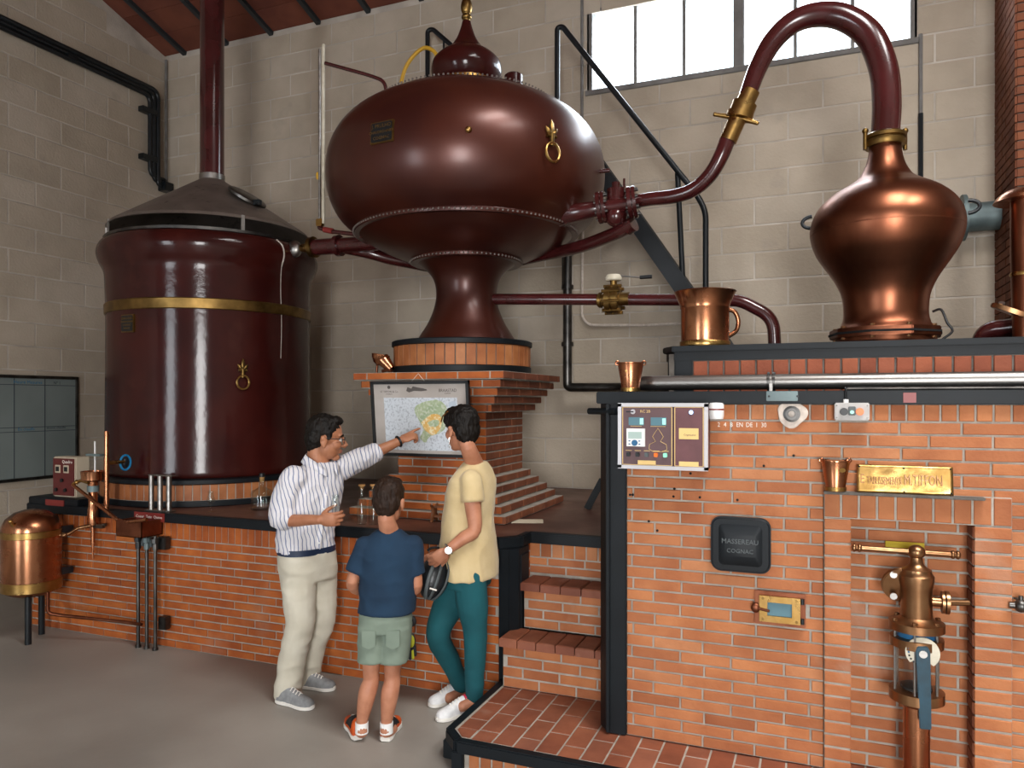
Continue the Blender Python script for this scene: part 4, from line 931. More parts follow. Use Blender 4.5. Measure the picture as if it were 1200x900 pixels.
rectp(.225, .43, .875, .935, 'gold', 'label_strip', .002); rectp(.69, .905, .875, .945, 'gold', 'label_strip', .002); rectp(.69, .905, .37, .535, 'gold', 'maker_label', .002)
text('Cognaçaise', .012, facing(pp_(.81, .47)+V((0,-.0026,0))), 'panel_purple', 'maker_name', cp, ext=.0003)
text('RC 2B', .018, facing(pp_(.31, .12)+V((0,-.001,0))), 'gold', 'model_letters', cp, ext=.0005)
p = pp_(.17, .125); MB().cyl(p, p+V((0,-.008,0)), .011, 16).build('key_switch', 'aluminium', cp); MB().box((p.x-.03, yf-.014, p.z-.003), (p.x+.004, yf-.006, p.z+.003)).build('switch_key', 'black_plastic', cp)
p = pp_(.825, .13); MB().cyl(p, p+V((0,-.006,0)), .012, 18).build('lamp_bezel', 'blue_plastic', cp); MB().ball(p+V((0,-.006,0)), (.009, .005, .009)).build('lamp', 'lamp_white', cp)
pts = [(0, .1), (.03, .055), (.045, .03), (.02, -.01), (.07, -.035), (.075, -.075), (.04, -.095), (-.04, -.095), (-.075, -.075), (-.07, -.035), (-.02, -.01), (-.045, .03), (-.03, .055)]
p = pp_(.455, .56); MB().tube([p+V((x*.55, -.001, z*.55)) for x, z in pts], .0012, 6, closed=True).build('still_emblem', 'gold', cp)
p = at(836, 482, FY-.06); MB().lathe([(.03, -.035), (.034, -.02), (.034, .03), (.028, .038), (0, .04)], (X1+.03, FY-.05, p.z), 24).build('siren', 'white_plastic', cp)
MB().lathe([(.0345, .005), (.0345, .012)], (X1+.03, FY-.05, p.z), 24, cap0=False, cap1=False).build('siren_band', 'red_plastic', cp)
# ------------------------------------------------------------------ brass valve column in the niche
vc = thing('brass_valve_column', 'brass column valve with crossbar handle, glass section and blue lever in the niche', 'valve', (0, 0, 0))
yv = FY-.06; cxv = at(1074, 700, yv).x; c = V((cxv, yv, 0)); Zp = lambda py: at(1074, py, yv).z
vc.location = (cxv, yv, PF); WM[vc.name] = M4.Translation(V((cxv, yv, PF)))
k = .0034
MB().lathe([(.050, PF+.004), (.050, Zp(820))], c, 32).build('lower_pipe', 'copper', vc)
MB().lathe([(.058, Zp(826)), (.066, Zp(822)), (.103, Zp(819)), (.103, Zp(808)), (.06, Zp(806))], c, 40).build('lower_flange', 'bronze', vc, smooth=30)
MB().lathe([(.072, Zp(808)), (.072, Zp(757))], c, 36, cap0=False, cap1=False).build('glass_cylinder', 'clear_glass', vc)
MB().lathe([(.06, Zp(809)), (.06, Zp(803)), (.02, Zp(800))], c, 24).build('float', 'black_plastic', vc)
MB().lathe([(.06, Zp(757)), (.1, Zp(756)), (.1, Zp(746)), (.06, Zp(744))], c, 40).build('middle_flange', 'bronze', vc, smooth=30)
MB().lathe([(.076, Zp(748)), (.076, Zp(738))], c, 32).build('blue_band', 'blue_plastic', vc)
MB().lathe([(.06, Zp(738)), (.104, Zp(737)), (.104, Zp(728)), (.075, Zp(726)), (.06, Zp(722))], c, 40).build('upper_flange', 'bronze', vc, smooth=30)
for i in range(6):
    a = 2*PI*i/6+.35; p = c+V((.087*math.cos(a), .087*math.sin(a), 0)); MB().cyl(p+V((0,0,Zp(815))), p+V((0,0,Zp(736))), .0055, 8).build('tie_rod', 'steel', vc)
    MB().cyl(p+V((0,0,Zp(729))), p+V((0,0,Zp(724))), .010, 8).build('bolt', 'bronze', vc)
prof = [(.056, Zp(728)), (.06, Zp(720)), (.058, Zp(690)), (.066, Zp(680)), (.066, Zp(674)), (.058, Zp(671)), (.056, Zp(667)), (.038, Zp(664)), (.026, Zp(660)), (.022, Zp(652))]
MB().lathe(prof, c, 36).build('barrel', 'bronze', vc, smooth=35)
zh = Zp(647); MB().ball((cxv, yv, zh), (.034, .034, .03)).build('knob', 'bronze', vc)
hb = MB().tube([(cxv-.235, yv-.02, zh+.005), (cxv-.22, yv-.02, zh+.005), (cxv+.135, yv+.012, zh-.003), (cxv+.15, yv+.012, zh-.003)], .012, 12).build('crossbar', 'bronze', vc)
for p in ((cxv-.235, yv-.021, zh+.005), (cxv-.215, yv-.02, zh+.005), (cxv+.15, yv+.013, zh-.003), (cxv+.132, yv+.013, zh-.003)): MB().ball(p, (.012, .018, .018)).build('bar_end', 'bronze', hb)
MB().cbox((cxv-.03, FY+.074, zh+.0), (.075, .004, .016)).build('yellow_tag', 'yellow_tag', label='yellow warning strip on the niche bricks behind the crossbar handle', cat='label')
m = M4.Translation(V((cxv-.05, yv+.02, Zp(688)))) @ M4.Rotation(PI/2, 4, 'X') 
MB().lathe([(.0, -.01), (.075, -.01), (.08, 0), (.075, .012), (.0, .015)], (cxv-.052, yv+.02, Zp(688)), 36, M4.Rotation(PI/2, 4, 'X') @ M4.Rotation(.3, 4, 'X'), cap0=False, cap1=False).build('side_flange', 'bronze', vc, bevel=.003)
for dz in (.045, -.045): p = V((cxv-.085, yv+.003, Zp(688)+dz)); MB().cyl(p, p+V((0,-.012,0)), .014, 10).build('flange_bolt', 'steel', vc)
zr = Zp(703)
MB().tube([(cxv+.03, yv, zr), (cxv+.09, yv, zr)], .02, 16).tube([(cxv+.09, yv, zr), (cxv+.10, yv, zr)], .045, 24).tube([(cxv+.105, yv, zr), (cxv+.117, yv, zr)], .047, 24).tube([(cxv+.1, yv, zr), (cxv+.19, yv+.03, zr)], .013, 12).build('side_branch', 'bronze', vc, smooth=30)
# dial and lever in front of the glass
pd = V((cxv+.012, yv-.085, Zp(757)))
dl = MB().prism([(.062*math.cos(a), .062*math.sin(a)) for a in [-.9+4.8*i/26 for i in range(27)]]+[(.0, -.02)], -.004, .004, facing(pd)).build('dial', 'ivory', vc, bevel=.001)
for i in range(7):
    a = 2.6+.28*i; p = pd+V((.05*math.cos(a), -.005, .05*math.sin(a))); MB().cyl(p, p+V((0,-.002,0)), .004, 8).build('dial_mark', 'blue_plastic' if i < 3 else 'black_plastic', dl)
mlev = facing(pd+V((.0, -.012, 0)), (1,0,.06), (-.06,0,1))
MB().prism([(-.026,.01),(-.018,.03),(.018,.03),(.026,.01),(.022,-.09),(.012,-.30),(-.030,-.30),(-.026,-.09)], -.005, .006, mlev).build('lever', 'teal_lever', vc, bevel=.003)
p = pd+V((0,-.018,0)); MB().cyl(p, p+V((0,-.006,0)), .015, 16).build('lever_bolt', 'steel', vc)
MB().cyl(pd, pd+V((0,.06,0)), .012, 12).build('lever_shaft', 'steel_dark', vc)
p = at(1188, 708, FY-.03); MB().tube([(p.x-.02, FY-.05, p.z), (p.x+.12, FY-.05, p.z)], .013, 12).ball((p.x+.02, FY-.05, p.z), .026).cyl((p.x+.02, FY-.05, p.z), (p.x+.02, FY-.05, p.z+.04), .009).build('small_tap', 'steel_dark', label='small steel tap on the furnace wall right of the niche', cat='tap')
# ------------------------------------------------------------------ framed map
mp = thing('framed_map', 'framed regional map with green and orange areas hanging on the brick pedestal', 'map', (0, 0, 0))
tl, tr, br, bl = at(436, 448, 4.44), at(551, 445, 4.44), at(551, 532, 4.50), at(438, 537, 4.50)
cm = (tl+tr+br+bl)/4; mp.location = cm; WM[mp.name] = M4.Translation(cm)
tw2, th2 = (tr-tl).length/2, ((tl-bl).length+(tr-br).length)/4
mm = facing(cm, (1,0,0), (0, -.1, 1))
b = MB(); t = .02
for (x0, x1, y0_, y1_) in ((-tw2, tw2, th2-t, th2), (-tw2, tw2, -th2, -th2+t), (-tw2, -tw2+t, -th2, th2), (tw2-t, tw2, -th2, th2)): b.box((x0, y0_, -.012), (x1, y1_, .014), mm)
b.build('frame', 'black_plastic', mp, smooth=0)
mat('map_mount', '#a79f98', '#b5aea8', scale=5, rough=.5); mat('map_sea', '#c3ccd6', '#b3c0cc', scale=6, rough=.5)
MB().box((-tw2+.01, -th2+.01, -.008), (tw2-.01, th2-.01, .0), mm).build('mount', 'map_mount', mp, smooth=0)
def mapmat():
    m = bpy.data.materials.new('map_land'); m.use_nodes = True; N, L = m.node_tree.nodes, m.node_tree.links; B = N['Principled BSDF']; B.inputs['Roughness'].default_value = .3
    tc = N.new('ShaderNodeTexCoord'); n1 = N.new('ShaderNodeTexNoise'); n1.inputs['Scale'].default_value = 70; n1.inputs['Detail'].default_value = 8; L.new(tc.outputs['Object'], n1.inputs['Vector'])
    cr = N.new('ShaderNodeValToRGB'); e = cr.color_ramp.elements; e[0].position = .36; e[0].color = lin('#a9b0b8'); e[1].position = .5; e[1].color = lin('#ccd3da'); L.new(n1.outputs['Fac'], cr.inputs[0]); L.new(cr.outputs[0], B.inputs['Base Color']); MT['map_land'] = m
mapmat()
mat('map_green', '#93a684', '#a9b795', scale=22, detail=7, rough=.4, spots='#bcc4ae', spscale=60, splo=.5, sphi=.6)
mat('map_orange', '#d3a452', '#dab877', scale=22, detail=7, rough=.4, spots='#e3d6ae', spscale=50, splo=.52, sphi=.62)
mat('map_ink', '#55504c', rough=.7)
ix0, ix1, iy0, iy1 = -tw2*.74, tw2*.76, -th2*.84, th2*.56
sh = MB().box((ix0, iy0, .0), (ix1, iy1, .0012), mm).build('map_sheet', 'map_land', mp, smooth=0)
def blob(pts, z, mt, nm):
    P = spline([V((x*tw2, y*th2, 0)) for x, y in pts+pts[:1]], 4)[:-1]
    MB().prism([(p.x+.006*mnoise.noise(V((p.x*60, p.y*60, z*100))), p.y+.006*mnoise.noise(V((p.x*60, p.y*60, 5)))) for p in P], z-.0006, z, mm).build(nm, mt, sh, smooth=0)
blob([(-.08, .1), (-.1, .3), (.05, .42), (.25, .5), (.42, .48), (.55, .3), (.6, .1), (.55, -.1), (.42, -.35), (.2, -.45), (.08, -.62), (-.02, -.5), (.05, -.3), (.0, -.1)], .0022, 'map_green', 'green_region')
blob([(.02, -.1), (.15, .05), (.28, .14), (.4, .1), (.45, -.05), (.38, -.3), (.25, -.42), (.1, -.3)], .0032, 'map_orange', 'orange_region')
blob([(.15, -.1), (.26, -.02), (.38, -.05), (.35, -.18), (.22, -.2)], .0042, 'map_green', 'inner_region')
blob([(.6, .45), (.72, .46), (.72, .3), (.6, .3)], .0022, 'map_sea', 'inset')
text('ST TIFFON & Co', .02, mm @ M4.Translation(V((-tw2*.62, th2*.72, .001))), 'map_ink', 'printed_letters', mp, ext=.0003)
text('COGNAC', .012, mm @ M4.Translation(V((-tw2*.62, th2*.655, .001))), 'map_ink', 'printed_letters', mp, ext=.0003)
text('BRAASTAD', .03, mm @ M4.Translation(V((tw2*.58, th2*.745, .001))), 'map_ink', 'printed_letters', mp, ext=.0003, sx=.9)
text('COGNAC', .011, mm @ M4.Translation(V((tw2*.58, th2*.67, .001))), 'map_ink', 'printed_letters', mp, ext=.0003)
MB().prism([(x*tw2, y*th2) for x, y in ((-.26, .74), (-.23, .84), (-.15, .8), (-.12, .86), (-.02, .83), (.08, .81), (.16, .78), (.17, .75), (.05, .73), (-.1, .74), (-.2, .70))], 0, .001, mm).build('engraving', 'map_ink', mp, smooth=0)
MB().cyl(mm @ V((-tw2*.62, th2*.84, 0)), mm @ V((-tw2*.62, th2*.84, .001)), .012, 14).build('crest', 'map_ink', mp)
MB().tube([mm @ V((-.05, th2, 0)), mm @ V((0, th2+.05, -.004)), mm @ V((.045, th2, 0))], .0018, 6).build('hanging_cord', 'white_line', mp)
# ------------------------------------------------------------------ things on the counter and pedestal
def bottle(c, s, label, group=None, r=.032, h=.26):
    t = thing('glass_bottle', label, 'bottle', c, group)
    prof = [(r*.9, 0), (r, .006), (r, h*.52), (r*.92, h*.60), (r*.5, h*.68), (.013, h*.74), (.012, h*.92), (.016, h*.925), (.016, h*.95), (.012, h*.95), (.010, h*.74), (r*.45, h*.67), (r*.84, h*.59), (r*.92, h*.52), (r*.92, .014), (0, .02)]
    MB().lathe([(a*s, z*s) for a, z in prof], c, 28, cap1=False).build('glass', 'clear_bottle', t, smooth=50)
    MB().lathe([(.011*s, h*.88*s), (.012*s, h*.95*s), (.022*s, h*.955*s), (.022*s, h*.995*s), (.02*s, h*1.0*s)], c, 20).build('stopper', 'cork', t, smooth=30)
    return t
for px in (424, 437.5): c = atz(px, 614.5, CZ); bottle(c, 1.0, 'slim clear bottle with cork stopper on the counter behind the boy', 'pair of slim clear bottles')
c = atz(307, 597, CZ); t = thing('glass_carafe', 'wide clear glass carafe with cork stopper on the counter beside the vat', 'carafe', c)
prof = [(.075, 0), (.08, .008), (.08, .12), (.07, .14), (.03, .16), (.02, .175), (.02, .225), (.025, .23), (.018, .23), (.016, .17), (.06, .138), (.072, .12), (.072, .02), (0, .016)]
MB().lathe(prof, c, 40, cap1=False).build('glass', 'clear_bottle', t, smooth=50)
MB().lathe([(.016, .205), (.018, .235), (.02, .24), (.02, .262)], c, 20).build('stopper', 'cork', t, smooth=30); MB().lathe([(.021, .24), (.021, .265), (.018, .268)], c, 20).build('stopper_cap', 'black_plastic', t)
def tulip(c, s, label, root='tasting_glass', axis=None):
    t = thing(root, label, 'glass', c); m = axis or M4.Identity(4)
    prof = [(.03, 0), (.03, .002), (.006, .006), (.004, .012), (.004, .05), (.012, .056), (.027, .075), (.029, .09), (.022, .115), (.018, .14), (.021, .15), (.0195, .15), (.0165, .14), (.0205, .115), (.0275, .09), (.025, .077), (.0, .06)]
    MB().lathe([(a*s, z*s) for a, z in prof], c, 28, m, cap1=False).build('bowl_and_stem', 'clear_bottle', t, smooth=50); return t
tulip(atz(247, 600, CZ), 1.0, 'small stemmed tulip glass on the counter before the ring base')
c = atz(618, 611, CZ); m = M4.Translation(V((c.x, c.y, CZ))) @ M4.Rotation(.35, 4, 'Z')
MB().box((-.105, -.074, .0005), (.105, .074, .0025), m).build('paper_sheet', 'paper', label='cream printed sheet lying on the counter beside the pedestal steps', cat='paper')
# wooden bottle cradle
c = atz(519, 612, CZ); t = thing('wooden_cradle', 'small wooden cradle with curved end on the counter behind the woman', 'cradle', c)
for dx in (-.065, .075):
    q = c+V((dx, 0, 0)); mmx = M4(((0,0,1,q.x),(1,0,0,q.y),(0,1,0,q.z),(0,0,0,1)))
    MB().prism([(-.05, 0), (-.03, 0), (-.02, .02), (.02, .02), (.03, 0), (.05, 0), (.03, .06), (.03, .09), (.05, .12), (.02, .11), (0, .09), (-.02, .11), (-.05, .12), (-.03, .09), (-.03, .06)], -.008, .008, mmx).build('end_board', 'wood', t, bevel=.003)
for z in (.03, .095): MB().box((c.x-.06, c.y-.02, c.z+z), (c.x+.07, c.y+.02, c.z+z+.014)).build('rail', 'wood', t, bevel=.003)
# copper funnel on the pedestal slab
c = V((-2.90, 4.56, 1.951)); c = at(447, 434, 4.62); c.z = 1.952
t = thing('copper_funnel', 'small tilted copper scoop on legs at the left end of the pedestal slab', 'scoop', c)
MB().lathe([(.02, 0), (.045, .02), (.062, .055), (.066, .08), (.063, .08), (.058, .055), (.04, .025), (0, .01)], c+V((-.02, 0, .055)), 28, M4.Rotation(.2, 4, 'Y'), cap1=False).build('bowl', 'copper', t, smooth=50)
MB().tube([c+V((.01, 0, .10)), c+V((.05, 0, .06)), c+V((.085, 0, .025))], [.05, .04, .03], 16).build('throat', 'copper', t)
MB().cyl(c+V((-.04, 0, 0)), c+V((-.035, 0, .065)), .009, 10).build('leg', 'copper_old', t); MB().tube([c+V((.02, -.02, .012)), c+V((.06, -.02, .02)), c+V((.10, -.02, .014))], .012, 8).build('foot', 'copper_old', t)
# black angle strut behind the corner post
p, q = atz(688, 597, CZ), V((-1.02, 4.75, 1.12)); MB().beam(p+V((0,0,.005)), at(706, 562, p.y+.02), .03, .05).build('strut', 'black_paint', label='short black steel strut rising from the counter behind the corner post', cat='strut', bevel=.003)
# ------------------------------------------------------------------ left end: controller, spirit safe, tank, tray
q0, q1 = at(62, 535, 4.05), at(91, 580, 4.05)
xb0, xb1 = q0.x, at(89, 560, 4.05).x
zb0, zb1 = CZ+.056, at(62, 535, 4.05).z
t = thing('controller_box', 'beige instrument box with maroon front and small displays on the counter plinth', 'instrument', ((xb0+xb1)/2, 4.2, zb0))
MB().box((xb0, 4.05, zb0), (xb1, 4.17, zb1)).build('case', 'beige', t, bevel=.008)
MB().box((xb0+.012, 4.043, zb0+.012), (xb1-.016, 4.051, zb1-.012)).build('front', 'panel_maroon', t)
wq, hq = xb1-xb0, zb1-zb0
for u, v, mt in ((.26, .7, 'lcd'), (.62, .7, 'grey_plastic')):
    MB().cbox((xb0+wq*u, 4.042, zb0+hq*v), (.028, .004, .03)).build('display_bezel', 'beige', t, bevel=.002); MB().cbox((xb0+wq*u, 4.039, zb0+hq*v), (.018, .003, .018)).build('display', 'black_plastic', t)
for u, v in ((.2, .18), (.6, .18), (.45, .42)): MB().cyl((xb0+wq*u, 4.043, zb0+hq*v), (xb0+wq*u, 4.03, zb0+hq*v), .014, 14).build('knob', 'black_plastic', t)
text('Quadro', .035, facing((xb0+wq*.66, 4.0425, zb0+hq*.88)), 'white_line', 'maker_name', t, ext=.0004)
MB().cbox((xb0+.12, CY-.0235, CZ+.02), (.1, .003, .022)).build('label_plate', 'red_plastic', label='maroon label strip on the plinth below the beige instrument box', cat='label')
# spirit safe column
sf = thing('hydrometer_column', 'copper hydrometer column with cup, clamp and sloping outlet pipe at the counter end', 'column', (0, 0, 0))
ysf = 3.93; c = at(109, 600, ysf); cxs = c.x; Zs = lambda py: at(109, py, ysf).z
sf.location = (cxs, ysf, Zs(618)); WM[sf.name] = M4.Translation(V((cxs, ysf, Zs(618))))
c = V((cxs, ysf, 0))
MB().lathe([(.035, Zs(615)), (.037, Zs(612)), (.037, Zs(596)), (.031, Zs(594)), (.031, Zs(572)), (.034, Zs(570)), (.034, Zs(556)), (.045, Zs(555))], c, 28).build('column', 'copper', sf, smooth=35)
MB().lathe([(.040, Zs(576)), (.040, Zs(569))], c, 24).build('blue_tape', 'steel_green', sf)
MB().lathe([(.05, Zs(564)), (.078, Zs(562)), (.082, Zs(553)), (.084, Zs(552)), (.078, Zs(552)), (.074, Zs(561)), (0, Zs(561))], c, 36, cap1=False).build('cup', 'copper', sf, smooth=40)
MB().tube([c+V((.02, 0, Zs(556))), c+V((.02, 0, Zs(517)))], .006, 8).build('hydrometer', 'white_plastic', sf)
MB().cbox(c+V((.02, 0, Zs(533))), (.07, .02, .008)).build('clamp', 'steel_green', sf)
x2 = at(125, 550, ysf).x-cxs
MB().tube([c+V((x2, 0, Zs(599))), c+V((x2, 0, Zs(505)))], .017, 14).tube([c+V((x2, 0, Zs(551))), c+V((x2, 0, Zs(535)))], .021, 14).build('riser', 'copper', sf, smooth=35)
MB().tube([c+V((x2, 0, Zs(542))), at(146, 541, ysf+.15)], .014, 12).build('feed_arm', 'brass', sf)
pw_ = at(147, 542, ysf+.16); wh = MB().tube([pw_+V((0, .045*math.cos(a), .055*math.sin(a))) for a in [2*PI*i/28 for i in range(28)]], .008, 8, closed=True).build('hand_wheel', 'blue_ring', sf)
MB().ball(pw_, (.02, .03, .04)).build('wheel_hub', 'black_metal', wh)
MB().cyl(c+V((0,0,Zs(640))), c+V((0,0,Zs(612))), .014, 12).cyl(c+V((0,0,Zs(655))), c+V((0,0,Zs(635))), .008, 10).build('drain', 'copper', sf)
MB().tube([at(86, 567, ysf-.04), at(95, 563, ysf-.03), at(104, 566, ysf-.04)], .012, 10).ball(at(90, 565, ysf-.04), .018, 10, 8).build('outlet_elbow', 'brass', sf)
MB().tube(fillet([at(85, 568, ysf-.04), at(140, 611, ysf-.10), at(150, 612, ysf-.12), at(172, 609, ysf-.14)], .06), .013, 12).build('sloping_pipe', 'copper', sf)
MB().tube([at(110, 617, ysf), at(124, 615, ysf+.01)], .013, 10).cbox(at(118, 617, ysf), (.03, .015, .012)).build('drain_tap', 'steel_dark', sf)
# copper tank on the wall
tc = at(37, 640, 3.74); c = V((tc.x, 3.74, 0)); Zt = lambda py: at(37, py, 3.74).z
tk = thing('copper_tank', 'small polished copper tank with brass bands and domed lid at the counter end', 'tank', (c.x, c.y, Zt(728)))
prof = [(.0, Zt(697)), (.12, Zt(696)), (.17, Zt(692)), (.19, Zt(685)), (.192, Zt(680)), (.192, Zt(622)), (.188, Zt(615)), (.165, Zt(607)), (.11, Zt(600)), (.05, Zt(597)), (.0, Zt(596.5))]
MB().lathe(prof, c, 56, cap0=False, cap1=False).build('body', 'copper', tk, smooth=50)
for py0, py1 in ((628, 620), (690, 678)): MB().lathe([(.192, Zt(py0)), (.196, Zt(py0-.6)), (.196, Zt(py1+.6)), (.192, Zt(py1))], c, 56, cap0=False, cap1=False).build('band', 'brass', tk, smooth=30)
p = c-FWD*.17+RIGHT*(-.02)+V((0, 0, Zt(612))); MB().tube([p+V((0,0,-.04)), p+V((0,0,.0)), p+V((0,-.02,.03))], .012, 10).ball(p+V((0,-.02,.035)), .016, 10, 8).build('lid_catch', 'brass', tk)
for px in (33,): q = at(px, 700, 3.66); MB().cyl((q.x, q.y, 0), (q.x, q.y, Zt(690)), .022, 12).build('leg', 'black_metal', tk)
q = V((c.x-.06, 3.86, 0)); MB().cyl((q.x, q.y, 0), (q.x, q.y, Zt(690)), .022, 12).build('leg', 'black_metal', tk)
q = at(56, 700, 3.72)
MB().tube(fillet([V((q.x, q.y, Zt(690))), V((q.x, q.y, .22)), V((q.x+.06, q.y+.05, .2)), V((at(150, 722, 3.9).x, 3.9, .17)), V((at(166, 722, 3.9).x, 3.9, .17))], .03), .012, 10).build('outlet_pipe', 'copper_old', tk)
for py in (620, 668): MB().cbox(at(77, py, 3.92), (.02, .05, .025)).build('wall_clamp', 'black_metal', tk, bevel=.004)
MB().tube(spline([at(70, 627, 3.74), at(80, 626, 3.78), at(92, 619, 3.85), at(106, 616, 3.9)], 5), .012, 10).ball(at(75, 627, 3.75), (.025, .02, .018)).build('inlet_pipe', 'bronze', tk)
# copper tray with label
y0t, y1t = CY-.20, CY-.022
xa, xz = at(136, 620, y0t).x, at(166, 625, y0t).x
xr = at(194, 615, y1t).x; xl = at(158, 605, CY-.03).x
zt0, zt1 = at(166, 631, y0t).z, at(166, 612, y0t).z
t = thing('copper_tray', 'open rectangular copper tray fixed below the counter edge above three pipes', 'tray', (xa+.1, y1t, zt0))
X0_, X1_ = xa, xr-.03
b = MB(); b.box((X0_, y0t, zt0), (X1_, y1t, zt0+.006))
for (x0, x1, ya, yb_) in ((X0_, X1_, y0t, y0t+.005), (X0_, X1_, y1t-.005, y1t), (X0_, X0_+.005, y0t, y1t), (X1_-.005, X1_, y0t, y1t)): b.box((x0, ya, zt0), (x1, yb_, zt1))
b.build('pan', 'copper_old', t, smooth=0)
lbp = MB().cbox(((xl+xr)/2, CY-.033, CZ-.028), ((xr-xl)/2, .003, .03)).build('label_plate', 'red_plastic', label='maroon label strip with white script on the counter edge above the tray', cat='label')
for i, s in enumerate(('Coeur', 'Tete', 'Queue')): text(s, .03, facing((xl+(xr-xl)*(.2+.3*i), CY-.0365, CZ-.028)), 'white_line', 'script', lbp, ext=.0004)
# three vertical pipes with taps
for i, px in enumerate((162, 172, 182)):
    p = at(px, 700, CY-.09); c = V((p.x, CY-.09, 0)); Zq = lambda py: at(px, py, CY-.09).z
    t = thing('drain_pipe', ['thin steel drain pipe with black tap under the copper tray', 'thin steel drain pipe with blue tap under the copper tray', 'thin steel drain pipe with wall blocks under the copper tray'][i], 'pipe', (c.x, c.y, 0), 'drain pipes under the copper tray')
    MB().cyl(c+V((0,0,.001)), c+V((0,0,zt0-.002)), .013, 12).build('pipe', 'steel_dark', t)
    MB().cyl(c+V((0,0,zt0-.10)), c+V((0,0,zt0-.055)), .02, 12).cyl(c+V((0,0,zt0-.05)), c+V((0,0,zt0-.02)), .026, 8).build('tap', ['black_metal', 'steel_green', 'steel_dark'][i], t, smooth=30)
    MB().cyl(c+V((0,0,.001)), c+V((0,0,.02)), .02, 12).build('foot', 'steel_dark', t)
    if i == 2:
        for z in (zt0-.10, .14): MB().box((c.x+.0, CY-.07, z), (c.x+.07, CY-.018, z+.09)).build('valve_block', 'steel_dark', t, bevel=.006)
    else:
        for z in (zt0-.085,): MB().box((c.x+.016, CY-.085, z), (c.x+.045, CY-.018, z+.05)).build('valve_block', 'grey_plastic', t, bevel=.005)
# three steel tubes on a foot plate before the vat
c = V((at(189, 590, 4.06).x, 4.09, CZ)); t = thing('steel_tube_stand', 'stand of three short upright steel tubes before the vat ring base', 'stand', c)
zt = at(189, 557, 4.09).z
zz = CZ+.052
MB().box((c.x-.12, 4.02, CZ+.0005), (c.x+.12, 4.08, CZ+.012)).build('foot_plate', 'steel', t, bevel=.002)
for dx in (-.085, .0, .085): MB().cyl((c.x+dx, 4.05, CZ+.01), (c.x+dx, 4.05, zt), .019, 18).build('tube', 'steel', t)
MB().box((c.x-.115, 4.045, zt), (c.x+.115, 4.085, zt+.008)).build('top_plate', 'steel', t, bevel=.002)
# ------------------------------------------------------------------ whiteboard and cable tray on the left wall
w0, w1 = atx(-40, 440, R['x0']), atx(87, 500, R['x0'])
zb_, zt_ = atx(87, 555, R['x0']).z, atx(87, 444, R['x0']).z
wbd = thing('whiteboard', 'whiteboard ruled into boxes with blue headings on the left block wall', 'whiteboard', (R['x0']+.02, (w0.y+w1.y)/2, zb_))
x_ = R['x0']+.006
MB().box((x_, w0.y-.8, zb_), (x_+.02, w1.y, zt_)).build('board', 'whiteboard', wbd, smooth=0)
b = MB(); t = .02
for (ya, yb_, za, zc_) in ((w0.y-.82, w1.y+.01, zt_-.01, zt_+t), (w0.y-.82, w1.y+.01, zb_-t, zb_+.01), (w1.y-.008, w1.y+t, zb_-t, zt_+t), (w0.y-.84, w0.y-.8, zb_-t, zt_+t)): b.box((x_, ya, za), (x_+.035, yb_, zc_))
b.build('frame', 'steel_dark', wbd, bevel=.004)
yv1, yv2 = atx(15, 500, x_).y, atx(51, 500, x_).y
for y in (yv1, yv2): MB().box((x_+.019, y-.004, zb_), (x_+.0215, y+.004, zt_)).build('ruled_line', 'board_ink', wbd, smooth=0)
for py in (451.5, 500, 505): z = atx(51, py, x_).z; MB().box((x_+.019, w0.y-.8, z-.003), (x_+.0215, w1.y, z+.003)).build('ruled_line', 'board_ink', wbd, smooth=0)
frb = lambda px, py: facing(atx(px, py, x_+.0215), (0,1,0), (0,0,1))
text('Heure Mesures', .045, frb(33, 448), 'blue_ink', 'written_heading', wbd, ext=.0003); text('Nº 1', .04, frb(67, 449), 'board_ink', 'written_heading', wbd, ext=.0003)
text('En chauffe', .04, frb(31, 503), 'blue_ink', 'written_heading', wbd, ext=.0003); text('Bonne chauffe', .035, frb(66, 501), 'board_ink', 'written_heading', wbd, ext=.0003)
ct = thing('cable_tray', 'black bundle of cables and conduit running along the left wall and down the corner', 'conduit', atx(180, 113, R['x0']+.05))
xw = R['x0']+.066
for i, (dz, dx) in enumerate(((0, 0), (.045, .0), (.085, .01))):
    p0, p1 = atx(-30, 14+i*-2, xw), atx(176, 112, xw); 
    yk = atx(176, 112, xw).y-.0+i*.05; z0 = p1.z+dz
    dirn = (V((0, p1.y-p0.y, p1.z-p0.z)))
    pts = [V((xw+dx, 2.2, z0)), V((xw+dx, yk, z0)), V((xw+dx, yk, atx(185, 217, xw).z+.04*i*-1+.08)), V((xw+dx+.0, 6.46, atx(185, 217, xw).z-.04*i+.08))]
    MB().tube(fillet(pts, .1), .026, 10).build('cable', 'black_metal', ct)
for y, z in ((3.6, None), (5.3, None)): MB().cbox((xw-.01, y, atx(176, 112, xw).z+.02), (.04, .06, .03)).build('bracket', 'black_metal', ct, bevel=.004)
for py in (131, 186): p = atx(176, py, xw); MB().cbox((xw-.01, p.y-.02, p.z), (.04, .1, .03)).build('bracket', 'black_metal', ct, bevel=.004)
MB().cbox((R['x0']+.08, 6.47, atx(185, 217, xw).z+.0), (.06, .06, .05)).build('junction_box', 'black_metal', ct, bevel=.006)
p = at(199, 70, 6.53); MB().tube([V((R['x0']+.03, 6.52, p.z)), V((R['x0']+.03, 6.52, at(199, 213, 6.53).z)) ], .016, 8).build('corner_conduit', 'window_frame', label='thin conduit running down the back corner of the room', cat='conduit')
